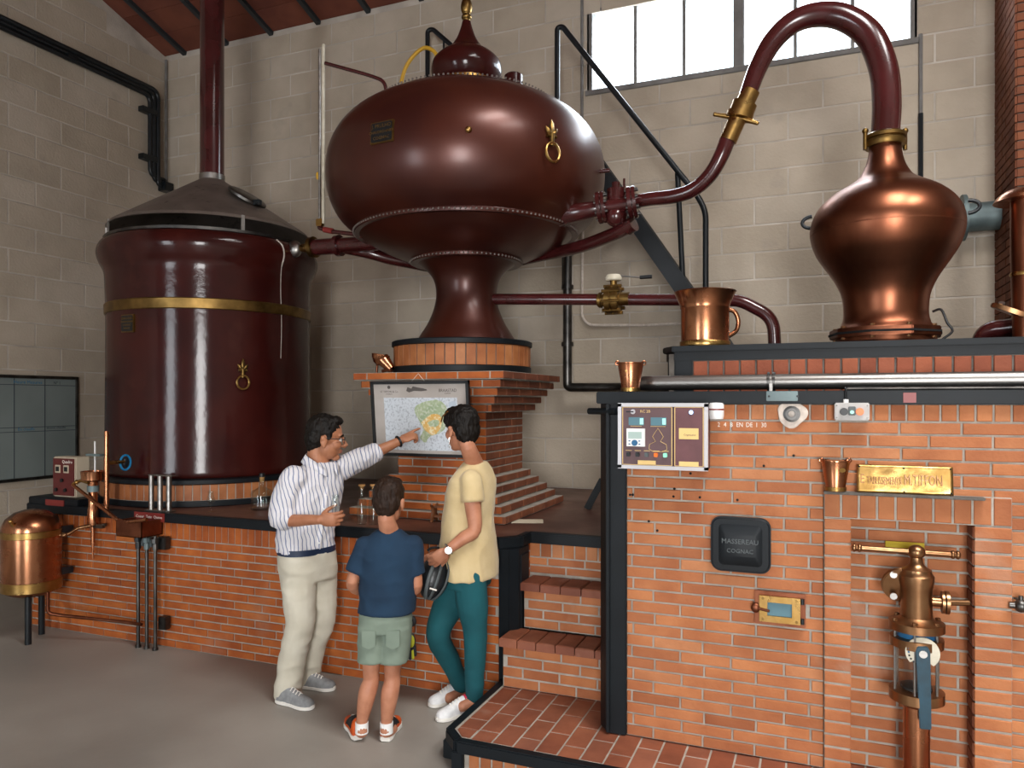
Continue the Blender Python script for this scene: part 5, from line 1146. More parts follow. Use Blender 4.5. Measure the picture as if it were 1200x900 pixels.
# ------------------------------------------------------------------ people
mat('skin', '#b87f62', '#a86f54', scale=18, detail=3, rough=.5); mat('skin_tan', '#ad7556', '#9d6648', scale=18, detail=3, rough=.5)
mat('hair_black', '#0e0b09', '#17120e', scale=40, detail=3, rough=.55, spec=.25, stretch=(1, 1, .25), bump=.6, bscale=90)
mat('hair_brown', '#20140d', '#2e1f16', scale=40, detail=3, rough=.55, spec=.25, stretch=(1, 1, .25), bump=.6, bscale=90)
mat('cream_cotton', '#cdb88c', '#c3ad80', scale=9, rough=.9, bump=.25, bscale=30, sheen=.2)
mat('teal_cotton', '#12565e', '#0e4b53', scale=5, rough=.85, bump=.1, bscale=18)
mat('navy_cotton', '#16324a', '#122a40', scale=6, rough=.9, bump=.15, bscale=18)
mat('sage_cotton', '#7d8b7d', '#707e71', scale=7, rough=.9, bump=.2, bscale=22)
mat('ecru_cotton', '#cbc6b6', '#bfb9a8', scale=6, rough=.9, bump=.15, bscale=14)
mat('shoe_grey', '#8b8d8e', '#7b7d7f', scale=40, rough=.9); mat('shoe_white', '#e3e3e3', '#cfd0d2', scale=30, rough=.6); mat('shoe_orange', '#d2571a', '#b8480f', scale=20, rough=.6)
mat('shoe_black', '#17181b', rough=.6); mat('sole_white', '#e2dfd8', rough=.6); mat('pink_red', '#c22a46', rough=.6); mat('tan_patch', '#8a4a2c', rough=.6)
mat('belt_navy', '#1d2c46', rough=.5); mat('lip', '#9a5a4c', rough=.5); mat('silver', '#c2c2c0', rough=.25, metal=1); mat('eye_white', '#e8e4de', rough=.3); mat('tortoise', '#8a5a22', '#3a2412', scale=60, rough=.3)
mat('helmet_black', '#15171a', '#1e2124', scale=20, rough=.35); mat('glove_lime', '#9a9a22', rough=.7)
def stripes():
    m = bpy.data.materials.new('striped_shirt'); m.use_nodes = True; N, L = m.node_tree.nodes, m.node_tree.links; B = N['Principled BSDF']; B.inputs['Roughness'].default_value = .85
    g = N.new('ShaderNodeNewGeometry')
    # the stripes follow the cloth: measured across the shoulders of the wearer, who stands at STRIPE_O facing STRIPE_F
    dt = N.new('ShaderNodeVectorMath'); dt.operation = 'DOT_PRODUCT'; L.new(g.outputs['Position'], dt.inputs[0]); dt.inputs[1].default_value = (RIGHT*.97+FWD*.25+UP*.16)
    nz = N.new('ShaderNodeTexNoise'); nz.inputs['Scale'].default_value = 7; L.new(g.outputs['Position'], nz.inputs['Vector'])
    a = N.new('ShaderNodeMath'); a.operation = 'MULTIPLY_ADD'; L.new(nz.outputs['Fac'], a.inputs[0]); a.inputs[1].default_value = .05; L.new(dt.outputs['Value'], a.inputs[2])
    s = N.new('ShaderNodeMath'); s.operation = 'MULTIPLY'; s.inputs[1].default_value = 44; L.new(a.outputs[0], s.inputs[0])
    f = N.new('ShaderNodeMath'); f.operation = 'FRACT'; L.new(s.outputs[0], f.inputs[0])
    c = N.new('ShaderNodeMath'); c.operation = 'LESS_THAN'; c.inputs[1].default_value = .24; L.new(f.outputs[0], c.inputs[0])
    mx = N.new('ShaderNodeMix'); mx.data_type = 'RGBA'; mx.inputs[6].default_value = lin('#d9d7da'); mx.inputs[7].default_value = lin('#76809f'); L.new(c.outputs[0], mx.inputs[0]); L.new(mx.outputs[2], B.inputs['Base Color']); MT['striped_shirt'] = m
stripes()
def remesh(mb, name, mat_, parent, vox=.006, it=6, wrinkle=0.0, wscale=14.0, grain=0.0, label=None, kind=None, stretch=(1, 1, 1)):
    o = mb.build(name, mat_, parent, smooth=0, label=label)
    r = o.modifiers.new('r', 'REMESH'); r.mode = 'VOXEL'; r.voxel_size = vox; r.use_smooth_shade = True
    s = o.modifiers.new('s', 'SMOOTH'); s.iterations = it; s.factor = .5
    dg = bpy.context.evaluated_depsgraph_get(); me = bpy.data.meshes.new_from_object(o.evaluated_get(dg))
    o.modifiers.clear(); old = o.data; o.data = me; bpy.data.meshes.remove(old); me.name = name
    if wrinkle or grain:
        n = [v.normal.copy() for v in me.vertices]
        for i, v in enumerate(me.vertices):
            p = v.co; q = V((p.x*stretch[0], p.y*stretch[1], p.z*stretch[2]))
            d = wrinkle*(1-2*abs(mnoise.noise(q*wscale)))*.6+wrinkle*.6*mnoise.noise(q*wscale*.45)
            if grain: d += grain*mnoise.noise(V((p.x*95, p.y*95, p.z*38)))+grain*.8*mnoise.noise(p*42)
            v.co = p+n[i]*d
    me.shade_smooth(); me.materials.clear(); me.materials.append(MT[mat_])
    return o
class Fr:                                                   # a local frame: forward, left, up at a point
    def __init__(s, c, f, u=UP, k=1.0):
        s.c = V(c); s.f = V(f).normalized(); s.u = (V(u)-s.f*V(u).dot(s.f)).normalized(); s.l = s.u.cross(s.f); s.k = k
    def p(s, f, l, u): return s.c+(s.f*f+s.l*l+s.u*u)*s.k
    def rot(s): return M4(((s.f.x,s.l.x,s.u.x),(s.f.y,s.l.y,s.u.y),(s.f.z,s.l.z,s.u.z)))
    def ball(s, mb, c, r, nu=20, nv=14): mb.ball(s.p(*c), tuple(x*s.k for x in r), nu, nv, s.rot())
def ring(c, f, a, b, n=28, u=UP, pw=2.3):
    f = V(f).normalized(); l = V(u).cross(f).normalized(); out = []
    for i in range(n):
        t = 2*PI*i/n; ct, st = math.cos(t), math.sin(t)
        out.append(V(c)+f*(b*math.copysign(abs(ct)**(2/pw), ct))+l*(a*math.copysign(abs(st)**(2/pw), st)))
    return out
def limb(mb, pts, rad, k=4, n=16, end=True):
    P = spline(pts, k); mb.tube(P, spline1(rad, k), n); mb.ball(P[0], rad[0], 14, 10)
    if end: mb.ball(P[-1], rad[-1], 14, 10)
def head(mb, h, ears=True):
    h.ball(mb, (-.005, 0, .03), (.097, .077, .10)); h.ball(mb, (.022, 0, -.045), (.070, .060, .073)); h.ball(mb, (.066, 0, -.100), (.026, .026, .020))
    h.ball(mb, (.030, 0, -.075), (.052, .052, .040)); h.ball(mb, (.078, 0, .026), (.020, .052, .014))
    for s in (-1, 1):
        h.ball(mb, (.060, .036*s, -.028), (.034, .026, .030))
        if ears:
            h.ball(mb, (-.004, .079*s, -.012), (.020, .009, .031)); h.ball(mb, (-.010, .084*s, .006), (.015, .009, .015)); h.ball(mb, (.0, .078*s, -.038), (.010, .008, .012))
    mb.tube([h.p(.088, 0, .022), h.p(.104, 0, -.004), h.p(.118, 0, -.026), h.p(.104, 0, -.040)], [.009*h.k, .010*h.k, .014*h.k, .012*h.k], 12)
    for s in (-1, 1): h.ball(mb, (.103, .011*s, -.033), (.012, .009, .009))
    h.ball(mb, (.088, 0, -.060), (.014, .023, .006)); h.ball(mb, (.086, 0, -.070), (.013, .020, .007))
def face(parent, h, brow='hair_black'):
    for s in (-1, 1):
        e = MB(); h.ball(e, (.0855, .031*s, .002), (.0095, .014, .0095), 12, 8); eo = e.build('eye', 'eye_white', parent)
        e = MB(); h.ball(e, (.0925, .031*s, .002), (.0045, .0058, .0058), 10, 8); e.build('iris', 'hair_black', parent)
        MB().tube([h.p(.096, .014*s, .024), h.p(.095, .034*s, .029), h.p(.084, .052*s, .022)], [.005*h.k, .0055*h.k, .003*h.k], 8).build('eyebrow', brow, parent)
    e = MB(); h.ball(e, (.0925, 0, -.0605), (.0115, .022, .0045), 12, 8); h.ball(e, (.0915, 0, -.069), (.0105, .018, .005), 12, 8); e.build('lips', 'lip', parent)
def hand(mb, w_, d, n, side, curls, k=1.0, thumb=(.55, .75, .25), spread=.06):
    """wrist, finger direction, palm normal, +1 / -1 for the thumb side, finger bends in radians (index .. little)"""
    d = V(d).normalized(); n = V(n); n = (n-d*n.dot(d)).normalized(); s = d.cross(n)*side
    w_ = V(w_)
    mb.tube([w_, w_+d*.03*k, w_+d*.06*k, w_+d*.088*k], [.025*k, .034*k, .041*k, .040*k], 16, ry=.42) if False else None
    R3 = M4(((d.x,s.x,n.x),(d.y,s.y,n.y),(d.z,s.z,n.z)))
    mb.ball(w_+d*.048*k, (.054*k, .041*k, .017*k), 18, 12, R3); mb.ball(w_+d*.07*k, (.030*k, .042*k, .015*k), 18, 12, R3); mb.ball(w_+d*.012*k, (.03*k, .027*k, .019*k), 16, 10, R3)
    L = (.074, .083, .077, .060)
    for i in range(4):
        o = (.031, .0105, -.0105, -.030)[i]*k; b_ = w_+d*(.088-.006*abs(i-1))*k+s*o; dirv = (d+s*(spread*(1.5-i))).normalized(); c = curls[i]; pts = [b_-dirv*.02*k, b_]; p = b_
        for j in range(3):
            a = c*(.6+.9*j)/1.5 if j else c*.4; dd = (dirv*math.cos(a)+n*math.sin(a)).normalized(); p = p+dd*L[i]*k*(.45, .31, .24)[j]; pts.append(p)
        mb.tube(spline(pts, 3), spline1([.0095*k, .0098*k, .009*k, .0085*k, .0072*k], 3), 10); mb.ball(p, .0074*k, 10, 8)
    b_ = w_+d*.022*k+s*.026*k; tv = (d*thumb[0]+s*thumb[1]+n*thumb[2]).normalized(); tv2 = (tv+d*.5+n*.12).normalized()
    pts = [b_, b_+tv*.036*k, b_+tv*.036*k+tv2*.03*k, b_+tv*.036*k+tv2*.055*k]
    mb.tube(spline(pts, 3), spline1([.015*k, .0125*k, .0105*k, .0085*k], 3), 12); mb.ball(pts[-1], .0086*k, 10, 8)
def shoe(parent, heel, toe, wd, up, sole, accents=(), hgt=.085, sole_h=.024):
    heel, toe = V(heel), V(toe); heel.z = toe.z = .002; d = toe-heel; Ln = d.length; d.normalize(); s = V((-d.y, d.x, 0))
    o = [(0, .55), (.08, .8), (.25, .82), (.45, .78), (.62, .95), (.78, 1.0), (.9, .82), (.97, .5), (1.0, .15)]
    left = [heel+d*(Ln*t)+s*(wd/2*w_) for t, w_ in o]; right = [heel+d*(Ln*t)-s*(wd/2*w_) for t, w_ in o][::-1]
    root = MB().prism([(p.x, p.y) for p in left+right], .002, sole_h).build('shoe', sole, parent, bevel=.004)
    tops = [(.02, .55, .75), (.08, .72, 1.0), (.2, .74, 1.02), (.34, .72, .98), (.48, .74, .80), (.62, .88, .62), (.78, .92, .50), (.9, .76, .40), (.97, .42, .26)]
    rings = []
    for t, w_, hh in tops:
        c = heel+d*(Ln*t); rings.append([c+s*(wd/2*w_*math.cos(a))+V((0, 0, sole_h-.004+(hgt*hh)*math.sin(a)**.75)) for a in [PI*i/14 for i in range(15)]])
    MB().loft(rings).build('upper', up, root, smooth=70)
    for i in range(4):
        t = .42+.075*i; hh = .90-.085*i; c = heel+d*(Ln*t); z = sole_h+hgt*hh-.004
        MB().tube([c+s*(wd*.2)+V((0,0,z-.012)), c+V((0,0,z+.004)), c-s*(wd*.2)+V((0,0,z-.012))], .0035, 6).build('lace', 'sole_white', root)
    for (t0, t1, mt, lo, hi) in accents:
        rr = []
        for t, w_, hh in [(t0+(t1-t0)*i/5, .80, 1.0) for i in range(6)]:
            k = min(range(len(tops)), key=lambda q: abs(tops[q][0]-t)); w_, hh = tops[k][1], tops[k][2]
            c = heel+d*(Ln*t); rr.append([c+s*((wd/2*w_+.004)*math.cos(a))+V((0, 0, sole_h-.003+(hgt*hh+.003)*math.sin(a)**.75)) for a in [lo+(hi-lo)*i/10 for i in range(11)]])
        b = MB(); n = 11
        b.add([p for r in rr for p in r], [(k*n+i, k*n+i+1, (k+1)*n+i+1, (k+1)*n+i) for k in range(5) for i in range(n-1)])
        q = b.build('shoe_panel', mt, root, smooth=70); so = q.modifiers.new('s', 'SOLIDIFY'); so.thickness = .003
    return root
def D(px, py, d): return atd(px, py, d)
# ---- man in striped shirt
def man():
    g = thing('person', 'man in striped shirt and pale trousers pointing at the framed map', 'person', atz(355, 818, 0))
    f = (RIGHT*.75-FWD*.66).normalized()
    nR, nL = D(345, 562, 4.34), D(399, 549, 4.62)
    eR, wR = D(329, 606, 4.30), D(374, 609, 4.19); eL, wL = D(434, 533, 4.79), D(470, 516, 4.90)
    tip = at(503, 501, 4.415)
    hR, hL = D(350, 655, 4.42), D(373, 655, 4.52); kR, aR = D(351, 731, 4.35), D(337, 803, 4.37); kL, aL = D(376, 727, 4.53), D(358, 790, 4.60)
    b = MB()
    h = Fr(D(381, 514, 4.5), RIGHT*.95+FWD*.22-UP*.10, UP+RIGHT*.05, 1.07); head(b, h)
    nb = D(374, 545, 4.5); limb(b, [h.p(-.03, 0, -.04), h.p(-.035, 0, -.09), nb], [.056, .058, .066])
    tor = [(D(360, 648, 4.46), .165, .115), (D(359, 628, 4.46), .15, .108), (D(362, 600, 4.46), .158, .112), (D(367, 572, 4.47), .172, .115), (D(371, 555, 4.48), .16, .095), (D(373, 546, 4.49), .09, .07)]
    b.loft([ring(c, f, a, q) for c, a, q in tor])
    limb(b, [nR, eR, wR], [.054, .043, .027]); limb(b, [nL, eL, wL], [.054, .043, .027])
    limb(b, [hR, kR, aR], [.082, .056, .04]); limb(b, [hL, kL, aL], [.082, .056, .04])
    hd = (tip-wL).normalized()
    hand(b, wL, hd, -UP*.6+FWD*.55+RIGHT*.1, 1, [.12, 1.75, 1.8, 1.8], 1.02, thumb=(.75, .35, .55))
    hand(b, wR, RIGHT*1.0-FWD*.05+UP*.02, FWD*.9+UP*.1, 1, [1.25, 1.3, 1.35, 1.4], 1.02, thumb=(.5, .55, .6))
    for a, d_ in ((aR, RIGHT*.9-FWD*.35), (aL, RIGHT)): limb(b, [a, a+V((0,0,-.05)), a+V((0,0,-.06))+V(d_)*.09], [.04, .04, .03])
    bd = remesh(b, 'body', 'skin_tan', g, .0042, 4); bd['label'] = 'tanned skin'
    face(bd, h)
    # hair
    b = MB(); h.ball(b, (-.016, 0, .050), (.098, .083, .092)); h.ball(b, (-.050, 0, .0), (.064, .078, .075)); h.ball(b, (-.062, 0, -.045), (.038, .056, .04)); h.ball(b, (.045, .0, .105), (.045, .055, .028)); h.ball(b, (.018, -.066, .035), (.022, .016, .04)); h.ball(b, (.018, .066, .035), (.022, .016, .04))
    remesh(b, 'hair', 'hair_black', g, .005, 2, grain=.0045)
    # shirt: trunk, rolled sleeves, collar, placket
    b = MB(); tor = [(D(359, 645, 4.46), .172, .128), (D(358, 632, 4.46), .172, .128), (D(361, 605, 4.46), .178, .135), (D(366, 578, 4.47), .186, .134), (D(370, 560, 4.48), .178, .115), (D(373, 549, 4.49), .13, .088), (D(374, 542, 4.495), .085, .074)]
    b.loft([ring(c, f, a, q) for c, a, q in tor])
    limb(b, [nR, nR.lerp(eR, .5)+V((0,0,0))-RIGHT*.012, eR, eR.lerp(wR, .12)], [.078, .076, .068, .064], 5)
    limb(b, [nL, nL.lerp(eL, .5), eL, eL.lerp(wL, .10)], [.078, .070, .064, .060], 5)
    sh = remesh(b, 'shirt', 'striped_shirt', g, .008, 7, wrinkle=.011, wscale=13, label='white shirt with blue stripes and rolled sleeves')
    for p, q in ((eR, wR), (eL, wL)):
        a0, a1 = p.lerp(q, .08), p.lerp(q, .26); MB().tube([a0, a0.lerp(a1, .5), a1], [.062, .064, .056], 20).build('rolled_cuff', 'striped_shirt', sh, smooth=60)
    nk = D(375, 539, 4.495); lft = UP.cross(f)
    for s in (-1, 1):
        pts = [nk-f*.085+lft*(.0*s)+UP*.045, nk-f*.03+lft*(.082*s)+UP*.036, nk+f*.05+lft*(.072*s)+UP*.0, nk+f*.105+lft*(.030*s)-UP*.045]
        P = spline(pts, 4); b = MB(); n = len(P)
        out = [p+UP*(-.045)+(p-nk-UP*(p-nk).z).normalized()*.028 for p in P]
        b.add(P+out, [(i, i+1, n+i+1, n+i) for i in range(n-1)]); c = b.build('collar', 'striped_shirt', sh, smooth=70); so = c.modifiers.new('s', 'SOLIDIFY'); so.thickness = .006
    pk = [nk+f*.078-UP*.05, D(366, 578, 4.47)+f*.136, D(361, 605, 4.46)+f*.142, D(358, 640, 4.46)+f*.13]
    P = spline(pk, 5); MB().tube(P, .014, 10, ry=.35).build('placket', 'striped_shirt', sh, smooth=70)
    for i in (5, 8, 11, 14): MB().ball(P[i]+f*.006, .005, 8, 6).build('button', 'white_plastic', sh)
    # trousers and belt
    b = MB(); b.loft([ring(c, f, a, q) for c, a, q in ((D(360, 644, 4.46), .168, .124), (D(360, 652, 4.46), .176, .130), (D(361, 664, 4.46), .178, .132), (D(362, 678, 4.465), .168, .122))])
    for p, k_, a in ((hR, kR, aR), (hL, kL, aL)): limb(b, [p, p.lerp(k_, .5), k_, k_.lerp(a, .55), a-V((0,0,.035))], [.105, .098, .083, .076, .080], 5)
    tr = remesh(b, 'trousers', 'ecru_cotton', g, .008, 6, wrinkle=.009, wscale=9, stretch=(1, 1, 1.4), label='pale ecru cotton trousers')
    R_ = ring(D(359.5, 643, 4.46), f, .176, .132, 40); MB().loft([[p+UP*z for p in R_] for z in (-.018, .018)], cap=False).build('belt', 'belt_navy', g, smooth=60)
    shoe(g, atz(326, 822, 0), atz(367, 832, 0), .098, 'shoe_grey', 'sole_white', [(.36, .5, 'tan_patch', .3, 1.2)]); shoe(g, atz(349, 805, 0), atz(393, 809, 0), .098, 'shoe_grey', 'sole_white', [(.36, .5, 'tan_patch', .3, 1.2)])
    # spectacles, bracelet
    b = MB()
    for s in (-1, 1):
        cc = h.p(.108, .031*s, .0); b.tube([cc+h.l*(.024*math.cos(t))*h.k+h.u*(.016*math.sin(t))*h.k for t in [2*PI*i/20 for i in range(20)]], .0022, 6, closed=True); b.tube([h.p(.106, .055*s, .006), h.p(.06, .078*s, .008), h.p(-.004, .084*s, .006)], .0026, 6)
    b.tube([h.p(.110, -.008, .004), h.p(.110, .008, .004)], .002, 6); b.build('spectacles', 'black_plastic', g)
    w2 = wL+(wL-eL).normalized()*-.018; dd = (wL-eL).normalized(); u = dd.cross(UP).normalized(); v = u.cross(dd)
    MB().tube([w2+u*(.033*math.cos(t))+v*(.033*math.sin(t)) for t in [2*PI*i/24 for i in range(24)]], .008, 8, closed=True).build('bracelet', 'black_plastic', g)
    # the glass in his right hand
    p = wR+RIGHT*.085+FWD*.028; tulip(p+V((0, 0, -.015)), 1.0, 'stemmed tulip glass held in the hand of the man in the striped shirt')
man()
# ---- woman in cream blouse
def woman():
    D = lambda px, py, d: atd(px, py, d-.09)
    g = thing('person', 'short-haired woman in cream blouse and teal trousers looking at the map', 'person', atz(540, 835, 0))
    f = (RIGHT*-.85+FWD*.52).normalized()
    nL, nR = D(552, 563, 4.12), D(561, 552, 4.42); eL, wL = D(556, 621, 4.07), D(524, 645, 4.03); eR, wR = D(535, 620, 4.45), D(516, 650, 4.25)
    hL, hR = D(550, 672, 4.17), D(540, 672, 4.33); kL, aL = D(557, 742, 4.22), D(556, 812, 4.27); kR, aR = D(513, 743, 4.27), D(540, 803, 4.43)
    b = MB(); h = Fr(D(541, 503, 4.22), RIGHT*-.62+FWD*.80-UP*.06, UP+RIGHT*.0-FWD*.0, 1.0); head(b, h)
    nb = D(557, 546, 4.25); limb(b, [h.p(-.025, 0, -.05), h.p(-.055, 0, -.10), nb], [.046, .044, .052])
    tor = [(D(547, 668, 4.25), .165, .12), (D(549, 640, 4.25), .145, .105), (D(549, 610, 4.25), .138, .102), (D(550, 580, 4.25), .150, .108), (D(557, 557, 4.27), .135, .07), (D(557.5, 546, 4.27), .066, .05)]
    b.loft([ring(c, f, a, q) for c, a, q in tor])
    limb(b, [nL, nL.lerp(eL, .5), eL, eL.lerp(wL, .4), wL], [.046, .045, .037, .036, .024]); limb(b, [nR, eR, wR], [.046, .037, .024])
    for p, k_, a in ((hL, kL, aL), (hR, kR, aR)): limb(b, [p, k_, a], [.085, .052, .036])
    hand(b, wL, RIGHT*-.75-UP*.6+FWD*.1, FWD*.8-RIGHT*.3, 1, [.9, .9, .95, 1.0], .95, thumb=(.7, .5, .4)); hand(b, wR, RIGHT*-.8-UP*.4, FWD*-.8, -1, [.6, .6, .6, .6], .93)
    fd = (RIGHT*-.75-FWD*.6).normalized()
    for a in (aL, aR): limb(b, [a, a+V((0,0,-.045)), a+V((0,0,-.055))+fd*.08], [.036, .037, .03])
    bd = remesh(b, 'body', 'skin', g, .0042, 4); bd['label'] = 'lightly tanned skin'
    face(bd, h)
    b = MB(); h.ball(b, (-.018, 0, .046), (.100, .086, .092)); h.ball(b, (-.055, 0, -.005), (.058, .078, .075)); h.ball(b, (-.066, 0, -.055), (.030, .050, .040)); h.ball(b, (.050, 0, .10), (.045, .055, .030)); h.ball(b, (.03, .06, .06), (.045, .025, .05)); h.ball(b, (.03, -.06, .06), (.045, .025, .05))
    remesh(b, 'hair', 'hair_black', g, .005, 2, grain=.0045)
    b = MB(); tor = [(D(549, 675, 4.25), .182, .150), (D(549, 658, 4.25), .180, .148), (D(549, 632, 4.25), .172, .136), (D(549, 605, 4.25), .160, .124), (D(551, 580, 4.25), .162, .120), (D(555, 562, 4.26), .165, .10), (D(557, 550, 4.26), .118, .076), (D(557.5, 541, 4.26), .066, .056)]
    b.loft([ring(c, f, a, q) for c, a, q in tor])
    limb(b, [nL, nL.lerp(eL, .25), nL.lerp(eL, .44)], [.056, .060, .062], end=False); limb(b, [nR, nR.lerp(eR, .3)], [.058, .06], end=False)
    bl = remesh(b, 'blouse', 'cream_cotton', g, .008, 6, wrinkle=.008, wscale=10, stretch=(1, 1, .6), label='cream short-sleeved blouse with side slits')
    b = MB(); b.loft([ring(c, f, a, q) for c, a, q in ((D(547, 650, 4.25), .140, .108), (D(547, 668, 4.25), .156, .118), (D(547, 685, 4.25), .156, .118))])
    limb(b, [hL, hL.lerp(kL, .5), kL, kL.lerp(aL, .5), aL+V((0,0,-.01))], [.090, .086, .066, .058, .050], 5); limb(b, [hR, hR.lerp(kR, .5), kR, kR.lerp(aR, .5), aR+V((0,0,.0))], [.090, .088, .066, .058, .048], 5)
    remesh(b, 'trousers', 'teal_cotton', g, .008, 6, wrinkle=.005, wscale=9, label='close-fitting teal trousers')
    shoe(g, atz(556, 834, 0), atz(511, 846, 0), .090, 'shoe_white', 'sole_white', [(.06, .30, 'pink_red', .9, 2.3)]); shoe(g, atz(541, 820, 0), atz(502, 829, 0), .090, 'shoe_white', 'sole_white', [(.06, .30, 'pink_red', .9, 2.3)])
    # watch, ear ring, sunglasses pushed up
    dd = (wL-eL).normalized(); u = dd.cross(UP).normalized(); v = u.cross(dd); w2 = wL-dd*.012
    wa = MB().tube([w2+u*(.029*math.cos(t))+v*(.029*math.sin(t)) for t in [2*PI*i/24 for i in range(24)]], .006, 8, closed=True).build('watch_strap', 'silver', g)
    q = w2-FWD*.031; MB().cyl(q, q-FWD*.009, .019, 20).build('watch_case', 'silver', wa)
    MB().tube([h.p(-.002, .082, -.04), h.p(.0, .086, -.075), h.p(.004, .082, -.10), h.p(.012, .078, -.075), h.p(.008, .08, -.042)], .0022, 6).build('ear_ring', 'silver', g)
    MB().tube([h.p(.075, .085, .045), h.p(.05, .09, .075), h.p(.0, .087, .10)], .004, 8).build('sunglasses', 'tortoise', g)
    return wL
WLW = woman()
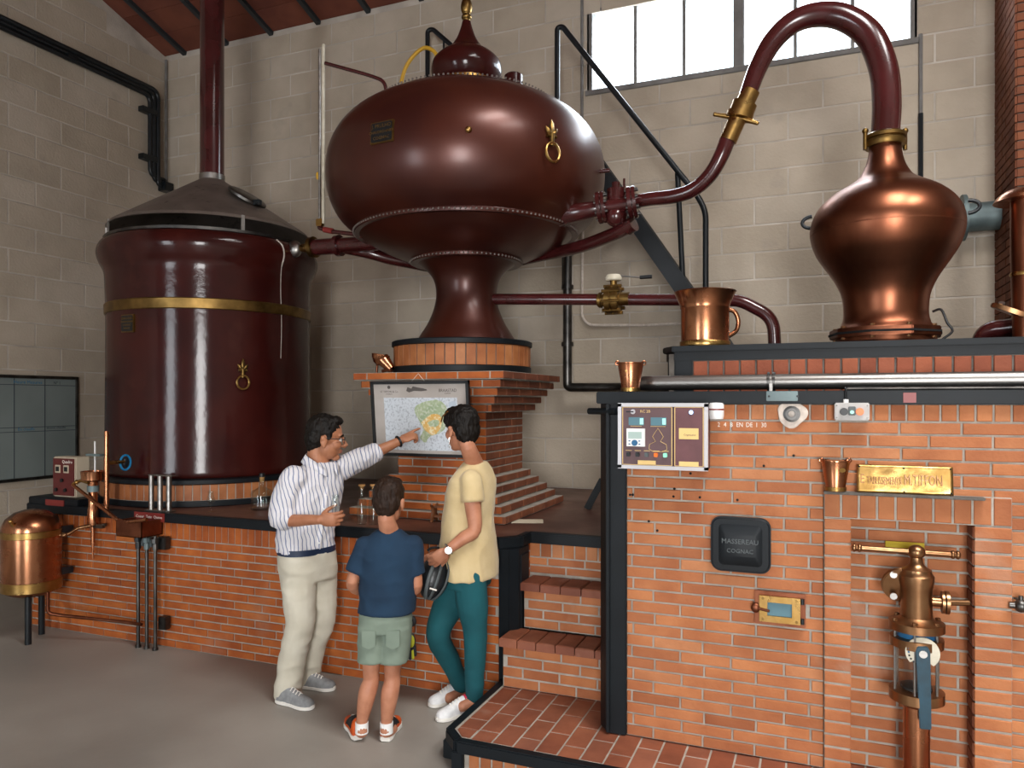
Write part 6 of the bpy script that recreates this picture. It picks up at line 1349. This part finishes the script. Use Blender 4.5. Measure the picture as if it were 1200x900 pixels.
# ---- boy
def boy():
    g = thing('person', 'boy in navy T-shirt, sage shorts and orange trainers standing at the counter', 'person', atz(437, 866, 0))
    f = (FWD*1.0+RIGHT*.03).normalized()
    nL, nR = D(428, 640, 3.85), D(484, 639, 3.85); eL, wL = D(413, 686, 3.84), D(433, 697, 4.02); eR, wR = D(487, 690, 3.86), D(470, 697, 4.04)
    hL, hR = D(438, 732, 3.86), D(466, 732, 3.86); kL, aL = D(435, 790, 3.84), D(424, 846, 3.83); kR, aR = D(460, 790, 3.85), D(453, 846, 3.84)
    b = MB(); h = Fr(D(456, 588, 3.86), FWD*.96+RIGHT*.16-UP*.1, UP, .93); head(b, h)
    nb = D(456, 622, 3.85); limb(b, [h.p(-.025, 0, -.04), h.p(-.04, 0, -.09), nb], [.043, .043, .05])
    tor = [(D(452, 726, 3.86), .122, .09), (D(453, 700, 3.86), .115, .085), (D(455, 665, 3.86), .125, .09), (D(456, 640, 3.86), .125, .08), (D(456, 627, 3.86), .07, .05)]
    b.loft([ring(c, f, a, q) for c, a, q in tor])
    limb(b, [nL, nL.lerp(eL, .5), eL, wL], [.038, .036, .031, .022]); limb(b, [nR, nR.lerp(eR, .5), eR, wR], [.038, .036, .031, .022])
    for p, k_, a in ((hL, kL, aL), (hR, kR, aR)): limb(b, [p, k_+V((0,0,.03)), k_-V((0,0,.03)), k_.lerp(a, .42)-f*.008, a], [.068, .044, .042, .046, .029])
    hand(b, wL, RIGHT*.5+FWD*.6-UP*.1, UP*-.3+FWD*-.6+RIGHT*.4, -1, [.7]*4, .75); hand(b, wR, RIGHT*-.5+FWD*.6, FWD*-.6-RIGHT*.4, 1, [.7]*4, .75)
    for a, d_ in ((aL, FWD*.8-RIGHT*.3), (aR, FWD*.85+RIGHT*.35)): limb(b, [a, a+V((0,0,-.05)), a+V((0,0,-.06))+V(d_).normalized()*.06], [.029, .032, .026])
    bd = remesh(b, 'body', 'skin', g, .0042, 4); bd['label'] = 'lightly tanned skin'
    face(bd, h, 'hair_brown')
    b = MB(); h.ball(b, (-.014, 0, .050), (.100, .086, .094)); h.ball(b, (-.050, 0, .005), (.062, .080, .078)); h.ball(b, (-.060, 0, -.048), (.034, .056, .038)); h.ball(b, (.05, 0, .11), (.045, .055, .030))
    remesh(b, 'hair', 'hair_brown', g, .005, 2, grain=.004)
    b = MB(); tor = [(D(453, 716, 3.86), .148, .118), (D(454, 700, 3.86), .145, .114), (D(455, 670, 3.86), .146, .108), (D(456, 645, 3.86), .148, .098), (D(456, 631, 3.86), .115, .074), (D(456, 620, 3.86), .056, .05)]
    b.loft([ring(c, f, a, q) for c, a, q in tor])
    limb(b, [nL, nL.lerp(eL, .35), nL.lerp(eL, .66)], [.050, .054, .056], end=False); limb(b, [nR, nR.lerp(eR, .35), nR.lerp(eR, .66)], [.050, .054, .056], end=False)
    remesh(b, 't_shirt', 'navy_cotton', g, .008, 6, wrinkle=.008, wscale=10, label='navy blue T-shirt')
    b = MB(); b.loft([ring(c, f, a, q) for c, a, q in ((D(452, 706, 3.86), .122, .098), (D(452, 722, 3.86), .136, .11), (D(452, 738, 3.86), .134, .108))])
    for p, k_ in ((hL, kL), (hR, kR)):
        e = p.lerp(k_, .72); c0, c1 = p, e
        b.loft([ring(p+V((0,0,.0)), f, .076, .1), ring(p.lerp(e, .5), f, .076, .088), ring(e, f, .074, .082)])
    so = remesh(b, 'shorts', 'sage_cotton', g, .007, 4, wrinkle=.005, wscale=11, label='sage green shorts')
    for p in (hL, hR):
        q = p.lerp(kL if p == hL else kR, .15)-f*.107; m = facing(q, RIGHT, UP); MB().prism([(-.035, -.04), (0, -.055), (.035, -.04), (.035, .04), (-.035, .04)], -.012, .004, m).build('back_pocket', 'sage_cotton', so, bevel=.003)
    for (hx, hy, tx, ty) in ((420, 868, 410, 849), (451, 870, 464, 850)):
        shoe(g, atz(hx, hy, 0), atz(hx, hy, 0)+(atz(tx, ty, 0)-atz(hx, hy, 0)).normalized()*.225, .082, 'shoe_orange', 'sole_white', [(.2, .6, 'shoe_black', .2, 2.9)], hgt=.075, sole_h=.028)
    for a in (aL, aR): MB().tube([a+V((0,0,-.055)), a+V((0,0,.0))], .034, 14).build('sock', 'white_plastic', g)
boy()
# ---- bicycle helmet in the woman's hand, glove beside the boy
c = atd(509, 676, 4.04)
hm = thing('bicycle_helmet', 'black bicycle helmet hanging from the hand of the woman', 'helmet', c-V((0,0,.12)))
fx = Fr(c, RIGHT*.35-FWD*.9+UP*.1, UP*.9+RIGHT*.35, 1.0)
b = MB(); fx.ball(b, (0, 0, 0), (.075, .085, .125)); remesh(b, 'shell', 'helmet_black', hm, .006, 2)
for s in (-.05, 0, .05): 
    P = [fx.p(.076*math.cos(t), s*math.cos(t), .126*math.sin(t)) for t in [-1.2+2.4*i/12 for i in range(13)]]; MB().tube(P, .010, 8, ry=.6).build('rib', 'grey_plastic', hm, smooth=60)
P = [fx.p(-.02, .075*math.cos(t), .12+.035*math.sin(t)) for t in [PI*i/10 for i in range(11)]]; MB().tube(P, .007, 8).build('strap', 'black_plastic', hm)
MB().box((-.02, -.004, -.0005), (.02, .004, .0008), facing(fx.p(.083, -.01, -.06), fx.l, fx.u)).build('white_mark', 'white_line', hm, smooth=0)
gl = thing('cycling_glove', 'black and lime cycling glove hanging beside the shorts of the boy', 'glove', atd(482, 765, 3.98))
b = MB(); p0 = atd(483, 728, 3.98); p1 = atd(482, 752, 3.98); b.ball(p0, (.025, .018, .03)); b.ball(p1, (.026, .018, .05)); 
remesh(b, 'cuff', 'shoe_black', gl, .005, 2)
for i, (dx, dz) in enumerate(((-.02, -.06), (-.006, -.07), (.009, -.066), (.022, -.05))): MB().tube([p1+RIGHT*dx*.7+V((0,0,-.02)), p1+RIGHT*dx+V((0,0,dz-.02))], [.010, .008], 8).ball(p1+RIGHT*dx+V((0,0,dz-.02)), .008, 8, 6).build('finger', 'shoe_black' if i % 2 else 'glove_lime', gl)
MB().ball(p1-FWD*.008+V((0,0,.005)), (.021, .016, .036)).build('back_panel', 'glove_lime', gl)
